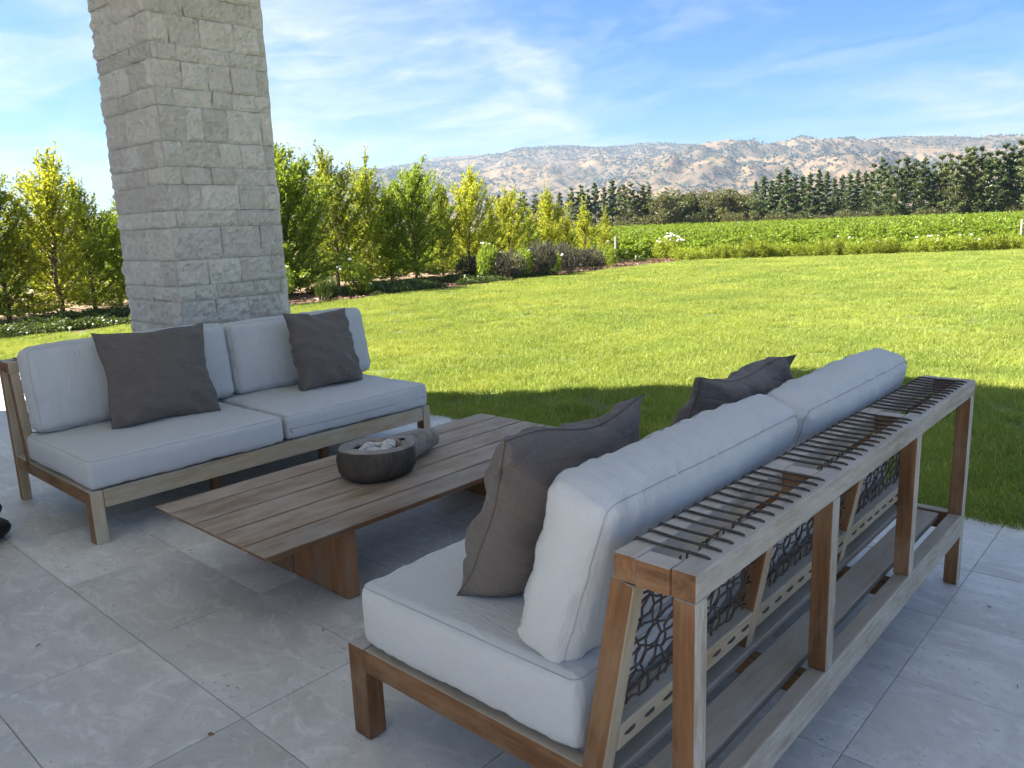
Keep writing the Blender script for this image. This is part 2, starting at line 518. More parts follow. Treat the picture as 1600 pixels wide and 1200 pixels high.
class MB:
    def __init__(s):
        s.v, s.f = [], []

    def tube(s, pts, r, n=6, caps=True):
        pts = [Vector(p) for p in pts]
        rs = r if isinstance(r, (list, tuple)) else [r] * len(pts)
        base = len(s.v)
        prev = None
        for i, p in enumerate(pts):
            t = (pts[min(i + 1, len(pts) - 1)] - pts[max(i - 1, 0)]).normalized()
            if prev is None:
                a = t.orthogonal().normalized()
            else:
                a = (prev - t * prev.dot(t))
                a = a.normalized() if a.length > 1e-6 else t.orthogonal().normalized()
            prev = a
            b = t.cross(a)
            for k in range(n):
                w = 2 * math.pi * k / n
                s.v.append(p + (a * math.cos(w) + b * math.sin(w)) * rs[i])
        for i in range(len(pts) - 1):
            for k in range(n):
                s.f.append((base + i * n + k, base + i * n + (k + 1) % n, base + (i + 1) * n + (k + 1) % n, base + (i + 1) * n + k))
        if caps:
            s.f.append(tuple(base + k for k in reversed(range(n))))
            e = base + (len(pts) - 1) * n
            s.f.append(tuple(e + k for k in range(n)))
        return s

    def ball(s, c, rx, ry=None, rz=None, nu=8, nv=5):
        ry = ry or rx
        rz = rz or rx
        c = Vector(c)
        base = len(s.v)
        s.v.append(c + Vector((0, 0, rz)))
        for j in range(1, nv):
            th = math.pi * j / nv
            for i in range(nu):
                ph = 2 * math.pi * i / nu
                s.v.append(c + Vector((rx * math.sin(th) * math.cos(ph), ry * math.sin(th) * math.sin(ph), rz * math.cos(th))))
        s.v.append(c - Vector((0, 0, rz)))
        last = len(s.v) - 1
        for i in range(nu):
            s.f.append((base, base + 1 + i, base + 1 + (i + 1) % nu))
            for j in range(nv - 2):
                a = base + 1 + j * nu
                s.f.append((a + i, a + nu + i, a + nu + (i + 1) % nu, a + (i + 1) % nu))
            a = base + 1 + (nv - 2) * nu
            s.f.append((a + i, last, a + (i + 1) % nu))
        return s

    def mesh(s, name, mat, smooth=False):
        me = bpy.data.meshes.new(name)
        me.from_pydata([tuple(v) for v in s.v], [], s.f)
        if mat:
            me.materials.append(mat)
        if smooth:
            me.polygons.foreach_set('use_smooth', [True] * len(me.polygons))
        me.update()
        return me

    def build(s, name, mat, parent=None, smooth=False, loc=None):
        if loc is not None:
            l = Vector(loc)
            s.v = [v - l for v in s.v]
        o = link(name, s.mesh(name, mat, smooth), parent)
        if loc is not None:
            o.location = Vector(loc) - (parent.location if parent is not None else Vector())
        return o


def box_mesh(name, dims, mats, pick=None, bevel=0.004, seg=2):
    """box centred on the origin; pick(normal) -> material index"""
    bm = bmesh.new()
    bmesh.ops.create_cube(bm, size=1.0)
    bmesh.ops.scale(bm, vec=dims, verts=bm.verts)
    if bevel > 0:
        bmesh.ops.bevel(bm, geom=list(bm.edges), offset=min(bevel, min(dims) * 0.3), segments=seg, affect='EDGES', profile=0.5)
    if pick:
        bm.normal_update()
        for f in bm.faces:
            f.material_index = pick(f.normal)
    me = bpy.data.meshes.new(name)
    bm.to_mesh(me)
    bm.free()
    for m in mats:
        me.materials.append(m)
    return me


def beam(name, parent, p, q, w, h, up=(0, 0, 1), mats=None, pick=None, bevel=0.004):
    """box from p to q: local X runs along it (the grain), local Z points to `up`; world coordinates"""
    p, q = Vector(p), Vector(q)
    x = (q - p).normalized()
    z = Vector(up)
    z = (z - x * z.dot(x)).normalized()
    y = z.cross(x)
    M3 = Matrix((x, y, z)).transposed()
    pk = (lambda n: pick(M3 @ n)) if pick else None
    me = box_mesh(name, ((q - p).length, w, h), mats, pk, bevel)
    o = link(name, me, parent)
    o.location = (p + q) / 2 - (parent.location if parent is not None else Vector())
    o.rotation_euler = M3.to_euler()
    return o


# ================================================================== SETTING
EDGE_Y = 4.27          # lawn side of the terrace
PATIO_X0 = -11.1       # far left end of the terrace
BED_X = -14.5          # lawn / planting bed line
VD = Vector((0.81, 0.586, 0)).normalized()    # vineyard rows run this way
VN = Vector((-VD.y, VD.x, 0))
LAWN_D = 28.96         # perpendicular distance of the lawn's far edge


def sheet(name, pts, z, mat, kind='structure', parent=None):
    me = bpy.data.meshes.new(name)
    me.from_pydata([(x, y, z) for x, y in pts], [], [tuple(range(len(pts)))])
    me.materials.append(mat)
    o = link(name, me, parent)
    if parent is None:
        tag(o, kind=kind)
    return o


def build_ground():
    # one sheet to the horizon: terrace level near the house, falling 1 m to the vineyard
    xs = np.concatenate([np.linspace(-7000, -60, 14), np.linspace(-50, 60, 89), np.linspace(80, 7000, 14)])
    ys = np.concatenate([np.linspace(-7000, -40, 12), np.linspace(-30, 70, 81), np.linspace(80, 7000, 16)])
    X, Y = np.meshgrid(xs, ys)
    D = X * VN.x + Y * VN.y
    t = np.clip((D - LAWN_D - 0.8) / 3.0, 0, 1)
    Z = -0.06 - 0.95 * t * t * (3 - 2 * t)
    t2 = np.clip((-X - 40) / 20, 0, 1)
    Z = np.minimum(Z, -0.06 - 0.95 * t2 * t2 * (3 - 2 * t2))
    V = np.stack([X.ravel(), Y.ravel(), Z.ravel()], 1)
    nx, ny = len(xs), len(ys)
    i = np.arange(nx * ny).reshape(ny, nx)
    F = np.stack([i[:-1, :-1].ravel(), i[:-1, 1:].ravel(), i[1:, 1:].ravel(), i[1:, :-1].ravel()], 1)
    o = link('ground', mesh_np('ground', V, F, [M['field']], True))
    tag(o, kind='structure')


build_ground()


def on_line(x, extra=0.0):
    """y on the lawn's far edge line at x"""
    return (LAWN_D + extra - x * VN.x) / VN.y


sheet('lawn', [(BED_X, -12), (PATIO_X0 - 0.01, -12), (PATIO_X0 - 0.01, EDGE_Y + 0.01), (26, EDGE_Y + 0.01), (26, on_line(26)), (BED_X, on_line(BED_X))], -0.022, M['lawn_soil'])
sheet('planting_bed', [(-17.6, -12), (BED_X - 0.002, -12), (BED_X - 0.002, on_line(BED_X, 1.2)), (-17.6, on_line(-17.6, 0.5))], -0.026, M['soil'])
sheet('path', [(-27, -12), (-17.602, -12), (-17.602, on_line(-17.6, 0.5)), (-27, on_line(-27, 0.5))], -0.03, M['dry_soil'])

# terrace: slab + tiles
GX, GY, TX, TY = -0.663, 4.047, 0.75, 0.5
slab = link('patio', box_mesh('patio', (abs(PATIO_X0) + 9, 12 + EDGE_Y, 0.14), [M['grout']], None, 0.0))
slab.location = ((PATIO_X0 + 9) / 2, (EDGE_Y - 12) / 2, -0.0745)
tag(slab, kind='structure')
tile_me = box_mesh('tile', (TX - 0.003, TY - 0.003, 0.02), [M['tile']], None, 0.0016, 1)
edge_me = box_mesh('tile', (TX - 0.003, EDGE_Y - GY - 0.003, 0.02), [M['tile']], None, 0.0016, 1)
rest_v, rest_f = [], []
for j in range(-25, 1):
    y0 = GY + j * TY
    y1 = min(y0 + TY, EDGE_Y)
    for i in range(-14, 13):
        x0 = GX + i * TX
        if x0 < PATIO_X0 or x0 + TX > 9:
            continue
        cx, cy = x0 + TX / 2, (y0 + y1) / 2
        pr = [project((xx, yy, 0)) for xx in (x0, x0 + TX) for yy in (y0, y1)]
        vis = any(p and -260 < p[0] < 1860 and -100 < p[1] < 1420 for p in pr)
        if vis:
            o = link('tile', edge_me if j == 0 else tile_me, slab)
            o.location = Vector((cx, cy, -0.010 + random.uniform(-0.0006, 0.0004))) - slab.location
        else:
            b = len(rest_v)
            g = 0.002
            rest_v += [(x0 + g, y0 + g, 0), (x0 + TX - g, y0 + g, 0), (x0 + TX - g, y1 - g, 0), (x0 + g, y1 - g, 0)]
            rest_f.append((b, b + 1, b + 2, b + 3))
if rest_v:
    me = bpy.data.meshes.new('tile_field')
    me.from_pydata([tuple(Vector(v) - slab.location) for v in rest_v], [], rest_f)
    me.materials.append(M['tile'])
    tag(link('tile_field', me, slab), kind='stuff')

# porch roof overhead; light-cutting wall added behind, thin sun-blocking wall left (all outside the frame, they shade the terrace)
roof = link('roof', box_mesh('roof', (7.30 + 0.2, 3.88 + 3.6, 0.2), [M['ceiling'], M['roofing']], lambda n: 1 if n.z > 0.5 else 0, 0.0))
roof.location = ((0.2 - 7.30) / 2, (3.88 - 3.6) / 2, 4.68)
tag(roof, kind='structure')
wb = link('light_cut_wall', box_mesh('light_cut_wall', (7.6, 0.3, 3.0), [M['plaster']], None, 0.0))  # added unseen slab, cuts the light coming in from behind the camera
wb.location = (-5.0, -5.2, 1.5)
tag(wb, kind='structure')
ww = link('sun_block_wall', box_mesh('sun_block_wall', (0.35, 11.0, 7.1), [M['plaster']], None, 0.0))  # unseen slab on the shade line, sized to keep sun off the far sofa
ww.location = (-9.2, 1.05 - 5.5, 3.55)
tag(ww, kind='structure')


# ================================================================== PILLAR
def build_pillar():
    x1, y0 = -5.75, 2.678            # corner nearest the camera
    W = 0.90
    x0, y1 = x1 - W, y0 + W
    root = empty('stone_pillar', ((x0 + x1) / 2, (y0 + y1) / 2, 0), 'tall square pillar of rough split pale limestone behind the far sofa', 'pillar')
    core = box_mesh('core', (W - 0.07, W - 0.07, 4.58), [M['mortar']], None, 0.0)
    o = link('core', core, root)
    o.location = (0, 0, 2.29)
    zs = [0.0, 0.12, 0.27, 0.47, 0.60, 0.705, 0.84, 1.022, 1.138, 1.328, 1.568, 1.691, 1.876, 2.001, 2.182, 2.427, 2.549, 2.74, 2.849, 3.047, 3.2, 3.36, 3.55, 3.76, 3.9, 4.1, 4.22, 4.4, 4.58]
    right = {6: [.3, .6, .93], 7: [.13, .33, .68, .95], 8: [.27, .56, .87], 9: [.42, .78], 10: [.05, .58], 11: [.17, .28, .62, .85], 12: [.13, .39, .58, .93], 13: [.16, .48, .68, .9],
             14: [.22, .37, .58, .9], 15: [.14, .47, .64, .86], 16: [.23, .45, .66, .9], 17: [.2, .38, .62], 18: [.16, .42, .72, .95], 19: [.3, .62, .9]}
    left = {6: [.2, .62], 7: [.45], 8: [.24, .6], 9: [.45], 10: [.28, .72], 11: [.55], 12: [.3, .7], 13: [.12, .4, .7], 14: [.58], 15: [.33, .66], 16: [.1, .42], 17: [.35, .6], 18: [.2, .55], 19: [.3, .75]}
    rr = random.Random(5)

    def joints(d, i):
        if i in d:
            return d[i]
        n = rr.choice((2, 3, 3))
        return sorted(min(.93, max(.08, (k + 1) / (n + 1) + rr.uniform(-.12, .12))) for k in range(n))

    bv, bf = [], []
    for ci in range(len(zs) - 1):
        z0, z1 = zs[ci], zs[ci + 1]
        for side in range(4):
            js = [0.0] + list(joints(right if side == 0 else left if side == 1 else {}, ci)) + [1.0]
            for k in range(len(js) - 1):
                a, b = js[k] * W, js[k + 1] * W
                L, H = b - a, z1 - z0
                fine = 0.021 if side < 2 else 0.06
                nx = max(2, int(L / fine))
                nz = max(2, int(H / fine))
                proud = rr.uniform(0.000, 0.014)
                seed = rr.uniform(0, 100)
                ll, lr = rr.uniform(-.012, .012), rr.uniform(-.012, .012)
                if k == 0:
                    ll = 0
                if k == len(js) - 2:
                    lr = 0
                vs, fs = [], []
                g = 0.0014
                for iz in range(nz + 1):
                    for ix in range(nx + 1):
                        u, v = ix / nx, iz / nz
                        uu = g + u * (L - 2 * g) + (v - .5) * (ll * (1 - u) + lr * u)
                        vv = g + v * (H - 2 * g)
                        e = min(u * L, (1 - u) * L, v * H, (1 - v) * H)
                        edge = min(1.0, e / 0.022)
                        sx, sz_ = (a + uu) + vv * 0.35, vv - (a + uu) * 0.25
                        d = mnoise.fractal(Vector((sx * 8 + seed, sz_ * 8, seed * .7)), 0.9, 2.0, 4) * 0.020
                        d2 = abs(mnoise.noise(Vector((sx * 17, sz_ * 11 + seed, 3.3)))) * 0.040 + abs(mnoise.noise(Vector((sx * 37 + seed, sz_ * 29, 8.3)))) * 0.022
                        out = proud + 0.010 + edge * 0.020 + (d - d2) * (0.45 + 0.55 * edge)
                        vs.append((a + uu, max(-0.012, out), vv))
                front = len(vs)
                for (u, v) in ((0, 0), (1, 0), (1, 1), (0, 1)):
                    vs.append((a + g + u * (L - 2 * g), -0.045, g + v * (H - 2 * g)))
                idx = lambda ix, iz: iz * (nx + 1) + ix
                for iz in range(nz):
                    for ix in range(nx):
                        fs.append((idx(ix, iz), idx(ix + 1, iz), idx(ix + 1, iz + 1), idx(ix, iz + 1)))
                fs.append(tuple([front + 1, front] + []) + tuple(idx(ix, 0) for ix in range(0, nx + 1))[::1] if False else tuple([front] + [front + 1] + [idx(ix, 0) for ix in range(nx, -1, -1)]))
                fs.append(tuple([front + 2, front + 3] + [idx(ix, nz) for ix in range(0, nx + 1)]))
                fs.append(tuple([front + 3, front] + [idx(0, iz) for iz in range(0, nz + 1)]))
                fs.append(tuple([front + 1, front + 2] + [idx(nx, iz) for iz in range(nz, -1, -1)]))
                # side 0: +X face (along +y), side 1: -Y face (along -x), side 2: -X, side 3: +Y
                res = []
                cx = W / 2
                for (s, n, h) in vs:
                    n2 = n
                    if side == 0:
                        res.append((cx + n2, -cx + s, z0 + h))
                    elif side == 1:
                        res.append((cx - s, -cx - n2, z0 + h))
                    elif side == 2:
                        res.append((-cx - n2, cx - s, z0 + h))
                    else:
                        res.append((-cx + s, cx + n2, z0 + h))
                if side > 1:
                    o_ = len(bv)
                    bv.extend(res)
                    bf.extend(tuple(i_ + o_ for i_ in f_) for f_ in fs)
                    continue
                me = bpy.data.meshes.new('stone')
                me.from_pydata(res, [], fs)
                me.materials.append(M['stone'])
                link('stone', me, root)
    me = bpy.data.meshes.new('rear_stonework')       # the two sides turned away
    me.from_pydata(bv, [], bf)
    me.materials.append(M['stone'])
    tag(link('rear_stonework', me, root), kind='stuff')
    return root


build_pillar()


# ================================================================== FURNITURE
def weave_pick(n):
    if n.z > 0.5:
        return 1
    if n.x > 0.5:
        return 2
    return 0


def build_sofa(name, xr, s, y0, L, D, zr, zt, label, front_mat, rear_mat):
    """xr: x of the rear plane; s: +1 when the seat faces +x; lengths along y from y0"""
    root = empty(name, (xr + s * D / 2, y0 + L / 2, 0), label, 'sofa', 'teak sofas')

    def P(lx, y, z):
        return Vector((xr + s * lx, y0 + y, z))
    outer = [M['teak'], M['teak_grey'], rear_mat]
    posts_y = [0.025, L / 3, 2 * L / 3, L - 0.025]
    pick_out = weave_pick
    # rear posts (the end ones run down to the floor)
    for k, y in enumerate(posts_y):
        zb = 0.0 if k in (0, 3) else zr + 0.001
        beam('rear_leg' if k in (0, 3) else 'rear_post', root, P(0.026, y, zb), P(0.026, y, zt - 0.0605), 0.05, 0.05, (1, 0, 0), outer, pick_out)
    # top frame
    beam('top_rail', root, P(0.0275, 0, zt - 0.03), P(0.0275, L, zt - 0.03), 0.055, 0.06, (0, 0, 1), outer, pick_out, 0.005)
    beam('top_rail', root, P(0.1615, 0, zt - 0.03), P(0.1615, L, zt - 0.03), 0.053, 0.06, (0, 0, 1), outer, pick_out, 0.005)
    for y in posts_y:
        beam('cross_piece', root, P(0.0556, y, zt - 0.0305), P(0.1344, y, zt - 0.0305), 0.056, 0.058, (0, 0, 1), [M['teak'], M['teak_grey'], M['teak']], pick_out)
    # slanted back posts
    a_top, a_bot = Vector((s * 0.168, 0, zt - 0.062)), Vector((s * 0.258, 0, zr - 0.02))
    slant = (a_top - a_bot).normalized()
    nrm = Vector((-s * slant.z, 0, s * slant.x * 1.0))       # towards the rear, square to the slant
    if nrm.x * s > 0:
        nrm = -nrm
    for y in posts_y:
        beam('back_post', root, Vector((xr, y0 + y, 0)) + a_bot, Vector((xr, y0 + y, 0)) + a_top, 0.048, 0.055, nrm, [M['teak'], M['teak_honey'], M['teak_honey']], pick_out)
    # lower back rail with the rope stitches
    lz = 0.10
    c0 = Vector((xr, y0, 0)) + a_bot + slant * lz
    bays = [(posts_y[i] + 0.0245, posts_y[i + 1] - 0.0245) for i in range(3)]
    for (ya, yb) in bays:
        beam('back_rail', root, c0 + Vector((0, ya, 0)), c0 + Vector((0, yb, 0)), 0.056, 0.075, slant, [M['teak_honey'], M['teak_slat'], M['teak_honey']], pick_out)
        n = 8
        for k in range(n):
            yy = ya + (k + 0.5) * (yb - ya) / n
            c = c0 + Vector((0, yy, 0)) + nrm * 0.0283
            MB().tube([c + Vector((0, -0.021, 0)) - nrm * 0.004, c + Vector((0, -0.012, 0)) + slant * 0.004 + nrm * 0.003, c + Vector((0, 0.012, 0)) + slant * 0.006 + nrm * 0.003, c + Vector((0, 0.024, 0)) + slant * 0.004 - nrm * 0.004], 0.0034, 5).build('rope_stitch', M['rope'], root, True, c)
    for y in (posts_y[0] + 0.0245, posts_y[3] - 0.0245):
        sg = 1 if y < L / 2 else -1
        for k in range(5):
            c = Vector((xr, y0 + y, 0)) + a_bot + slant * (0.12 + 0.075 * k) + nrm * 0.006
            MB().tube([c - slant * 0.024 - Vector((0, sg * 0.004, 0)), c - slant * 0.012 + Vector((0, sg * 0.003, 0)), c + slant * 0.012 + Vector((0, sg * 0.003, 0)), c + slant * 0.024 - Vector((0, sg * 0.004, 0))], 0.0055, 5).build('rope_stitch', M['rope'], root, True, c)
    # woven rope panels
    span = (a_top - a_bot).length - lz - 0.045
    rr = random.Random(3)
    for bi, (ya, yb) in enumerate(bays):
        o0 = c0 + slant * 0.03 - nrm * 0.002
        wdt = yb - ya
        nv, nh = 15, 11
        for k in range(nv):
            base = (k + 0.5) / nv * wdt
            ph = (k % 2) * math.pi + rr.uniform(-.5, .5)
            amp = 0.0115 * rr.uniform(.75, 1.2)
            pts = []
            for i in range(19):
                t = i / 18
                off = amp * math.sin(t * 13.5 + ph) + 0.003 * math.sin(t * 29 + k)
                dz = 0.0045 * math.cos(t * math.pi * nh + k * math.pi)
                pts.append(o0 + Vector((0, ya + min(max(base + off, 0.004), wdt - 0.004), 0)) + slant * (t * span) + nrm * dz)
            MB().tube(pts, 0.0031, 5).build('rope_strand', M['rope'], root, True, pts[9])
        for k in range(nh):
            base = (k + 0.5) / nh * span
            ph = (k % 2) * math.pi + rr.uniform(-.4, .4)
            pts = []
            for i in range(23):
                t = i / 22
                off = 0.009 * math.sin(t * 21 + ph) + 0.003 * math.sin(t * 43 + k * 2)
                dz = -0.0045 * math.cos(t * math.pi * nv + k * math.pi)
                pts.append(o0 + Vector((0, ya + t * wdt, 0)) + slant * min(max(base + off, 0.0), span) + nrm * dz)
            MB().tube(pts, 0.0031, 5).build('rope_strand', M['rope'], root, True, pts[11])
    # cords stretched over the top frame
    for bi, (ya, yb) in enumerate(bays):
        n = 13
        for k in range(n):
            yy = ya + 0.030 + (k + 0.06 * rr.uniform(-1, 1)) * (yb - ya - 0.060) / (n - 1)
            z = zt + 0.004
            sk = rr.uniform(-.004, .004)
            pts = [P(0.1895, yy, zt - 0.03), P(0.1895, yy, zt - 0.004), P(0.183, yy, z + 0.001), P(0.165, yy + sk * .2, z + .001), P(0.115, yy + sk * .5, z - 0.001), P(0.055, yy + sk * .9, z), P(0.026, yy + sk, z), P(0.016, yy + sk, z - 0.002), P(0.012, yy + sk, z - 0.014)]
            MB().tube(pts, 0.0036, 6).build('cord', M['rope'], root, True, pts[4])
    # seat base: rails, front legs, deck slats
    beam('rear_rail', root, P(0.025, 0.0505, zr - 0.0475), P(0.025, L - 0.0505, zr - 0.0475), 0.048, 0.095, (0, 0, 1), [M['teak'], M['teak_slat'], rear_mat], pick_out, 0.005)
    beam('front_rail', root, P(D - 0.025, 0.0655, zr - 0.048), P(D - 0.025, L - 0.0655, zr - 0.048), 0.046, 0.095, (0, 0, 1), [M['teak'], M['teak_grey'], front_mat], pick_out, 0.005)
    for y in (0.0325, L - 0.0325):
        beam('front_leg', root, P(D - 0.0375, y, 0), P(D - 0.0375, y, zr), 0.065, 0.075, (1, 0, 0), [M['teak'], M['teak_grey'], front_mat], pick_out, 0.006)
    for y in (0.024, L - 0.024):
        beam('side_rail', root, P(0.0515, y, zr - 0.037), P(D - 0.0755, y, zr - 0.037), 0.046, 0.074, (0, 0, 1), [M['teak'], M['teak_slat'], M['teak']], pick_out, 0.005)
    for y in (L / 3, 2 * L / 3):
        beam('middle_leg', root, P(D - 0.22, y, 0), P(D - 0.22, y, zr - 0.1005), 0.05, 0.05, (1, 0, 0), [M['teak']], None)
        beam('deck_bearer', root, P(0.0505, y, zr - 0.066), P(D - 0.0495, y, zr - 0.066), 0.05, 0.06, (0, 0, 1), [M['teak']], None)
    w, gap = 0.098, 0.034
    x = 0.05 + gap
    while x + w < D - 0.05:
        beam('deck_slat', root, P(x + w / 2, 0.0485, zr - 0.022), P(x + w / 2, L - 0.0485, zr - 0.022), w, 0.026, (0, 0, 1), [M['teak_slat'], M['teak_slat']], None, 0.004)
        x += w + gap
    return root


RS = dict(xr=-0.677, s=-1, y0=1.232, L=2.183, D=1.153, zr=0.300, zt=0.842)
LS = dict(xr=-5.222, s=1, y0=1.315, L=2.262, D=1.165, zr=0.276, zt=0.842)
build_sofa('teak_sofa', label='weathered teak sofa seen from behind with cord-wrapped console top and woven rope back', front_mat=M['teak'], rear_mat=M['teak_flaked'], **RS)
build_sofa('teak_sofa', label='teak sofa facing us in front of the stone pillar, its front rail flaking', front_mat=M['teak_honey'], rear_mat=M['teak_honey'], **LS)


# ------------------------------------------------------------------ cushions
def cube_grid(nx, ny, nz):
    def lin(n):
        t = np.linspace(-1, 1, n + 1)
        return np.sign(t) * (1 - (1 - np.abs(t)) ** 1.25)
    ax = (lin(nx), lin(ny), lin(nz))
    Vs, Fs = [], []
    off = 0
    for axis in range(3):
        a, b = [(1, 2), (2, 0), (0, 1)][axis]
        A, B = np.meshgrid(ax[a], ax[b], indexing='ij')
        for sgn in (-1, 1):
            p = np.zeros(A.shape + (3,))
            p[..., axis] = sgn
            p[..., a] = A
            p[..., b] = B
            i = np.arange(A.size).reshape(A.shape) + off
            q = np.stack([i[:-1, :-1].ravel(), i[1:, :-1].ravel(), i[1:, 1:].ravel(), i[:-1, 1:].ravel()], 1)
            if sgn < 0:
                q = q[:, ::-1]
            Vs.append(p.reshape(-1, 3))
            Fs.append(q)
            off += A.size
    V = np.concatenate(Vs)
    F = np.concatenate(Fs)
    key = np.round(V, 5)
    _, first, inv = np.unique(key, axis=0, return_index=True, return_inverse=True)
    return V[first], inv.reshape(-1)[F]


def cushion(name, dims, loc, rot, label, cat, group, r=0.035, bulge=0.02, side_bulge=0.008, wr=0.004, wfreq=16.0, seed=1, crown=0.0, mat='canvas', zipper=None):
    hx, hy, hz = [d / 2 for d in dims]
    q, F = cube_grid(max(10, int(dims[0] / 0.016)), max(10, int(dims[1] / 0.013)), max(8, int(dims[2] / 0.016)))
    h = np.array([hx, hy, hz])
    p = q * h
    inner = np.clip(p, -(h - r), h - r)
    d = p - inner
    ln = np.linalg.norm(d, axis=1, keepdims=True)
    n = d / np.maximum(ln, 1e-9)
    s = inner + n * r
    u, v, w = s[:, 0] / hx, s[:, 1] / hy, s[:, 2] / hz
    fz = np.maximum(0, 1 - u ** 2) * np.maximum(0, 1 - v ** 2)
    fz = fz ** 0.7
    s[:, 2] += np.sign(n[:, 2]) * np.abs(n[:, 2]) * bulge * fz
    s[:, 0] += np.sign(n[:, 0]) * np.abs(n[:, 0]) * side_bulge * np.maximum(0, 1 - v ** 4) * np.maximum(0, 1 - w ** 2)
    s[:, 1] += np.sign(n[:, 1]) * np.abs(n[:, 1]) * side_bulge * np.maximum(0, 1 - u ** 4) * np.maximum(0, 1 - w ** 2)
    # gathers running in from the seams, plus soft lumps
    def disp(x, y, z, nn):
        ex, ey = hx - abs(x), hy - abs(y)
        ez = hz - abs(z)
        lump = mnoise.noise(Vector((x * 4 + seed * 7, y * 4, z * 4))) * 0.006
        if abs(nn[2]) > 0.6:
            if ey < ex:
                al, e, q_ = x, ey, 1.7
            else:
                al, e, q_ = y, ex, 5.7
            f = math.exp(-e / 0.085)
            skew = al + 0.25 * e
        else:
            al, e, q_ = (y if abs(nn[0]) > abs(nn[1]) else x), max(ez, 0), 9.1
            f = 0.30 + 0.70 * math.exp(-e / 0.06)
            skew = al + 0.3 * e
        g = mnoise.noise(Vector((skew * wfreq + seed, e * 4, q_))) + 0.6 * mnoise.noise(Vector((skew * wfreq * 2.3, e * 6, seed + q_)))
        g2 = 1.6 * (0.22 - abs(mnoise.noise(Vector((skew * wfreq * 0.8 + seed * 2, e * 2.0, q_ + 3)))))
        far = mnoise.noise(Vector((x * 3 + y * 1.5 + seed, y * 9 - x * 3, z * 8 + 2)))
        return lump + wr * (f * (0.6 * g + g2) + 0.25 * far)
    for k in range(len(s)):
        x, y, z = s[k]
        s[k] += n[k] * disp(x, y, z, n[k])
    me = mesh_np(name, s, F, [M[mat]], True)
    o = link(name, me)
    o.location = loc
    o.rotation_euler = rot
    tag(o, label, cat, group)
    # seams on the two big faces
    ro = r * 0.7071
    for sg in (1, -1):
        cx, cy = hx - r, hy - r
        loop = []
        for (qx, qy, a0, nqx, nqy) in ((1, 1, 0, -1, 1), (-1, 1, 90, -1, -1), (-1, -1, 180, 1, -1), (1, -1, 270, 1, 1)):
            for t in range(5):
                loop.append((qx * cx, qy * cy, R(a0 + 22.5 * t)))
            m = 40
            for t in range(1, m):
                f = t / m
                loop.append((qx * cx + (nqx - qx) * cx * f, qy * cy + (nqy - qy) * cy * f, R(a0 + 90)))
        pts = []
        for (ix, iy, a) in loop:
            nn = (math.cos(a) * 0.7071, math.sin(a) * 0.7071, sg * 0.7071)
            x, y, z = ix + nn[0] * r, iy + nn[1] * r, sg * (hz - r) + nn[2] * r
            u_, v_, w_ = x / hx, y / hy, z / hz
            x += nn[0] * side_bulge * max(0, 1 - v_ ** 4) * max(0, 1 - w_ ** 2)
            y += nn[1] * side_bulge * max(0, 1 - u_ ** 4) * max(0, 1 - w_ ** 2)
            z += nn[2] * bulge * (max(0, 1 - u_ ** 2) * max(0, 1 - v_ ** 2)) ** 0.7
            dd = disp(x, y, z, nn) + 0.0004
            pts.append(Vector((x + nn[0] * dd, y + nn[1] * dd, z + nn[2] * dd)))
        pts.append(pts[0])
        MB().tube(pts, 0.0018, 5, False).build('seam', M['seam'] if mat == 'canvas' else M['seam_dark'], o, True)
    if zipper:
        ax, sg = zipper
        pts = []
        for t in range(17):
            yy = -hy * 0.96 + 1.92 * hy * t / 16
            bb = side_bulge * (1 - (yy / hy) ** 4)
            pts.append(Vector((sg * (hx + bb * 0.95 - 0.0005), yy, -hz * 0.12)))
        MB().tube(pts, 0.004, 5).build('zipper', M['seam'], o, True)
        MB().tube([pts[0], pts[0] + Vector((sg * 0.006, 0.006, -0.012)), pts[0] + Vector((sg * 0.005, 0.012, -0.026))], 0.0045, 5).build('zipper_pull', M['metal'], o, True)
    return o


# far (left) sofa
G1, G2, G3 = 'seat cushions on the sofas', 'back cushions on the sofas', 'taupe throw pillows'
cushion('seat_cushion', (0.93, 1.095, 0.155), (-4.515, 1.328 + 0.5475, 0.276 + 0.083), (0, 0, 0), 'pale seat cushion at the left end of the sofa below the pillar', 'cushion', G1, 0.03, 0.016, 0.012, 0.0055, 15, 2)
cushion('seat_cushion', (0.93, 1.12, 0.155), (-4.53, 2.452 + 0.56, 0.276 + 0.080), (0, 0, R(-0.6)), 'pale seat cushion with a zip along its front, right end of the far sofa', 'cushion', G1, 0.03, 0.014, 0.012, 0.0055, 15, 5, zipper=(0, 1))
cushion('back_cushion', (0.49, 1.19, 0.165), (-4.935, 1.36 + 0.60, 0.682), (0, R(82), 0), 'pale back cushion behind the left throw pillow of the far sofa', 'cushion', G2, 0.050, 0.045, 0.012, 0.009, 14, 8)
cushion('back_cushion', (0.49, 1.10, 0.165), (-4.94, 2.575 + 0.56, 0.672), (0, R(81), R(-1.0)), 'pale back cushion behind the right throw pillow of the far sofa', 'cushion', G2, 0.050, 0.048, 0.012, 0.010, 14, 11)
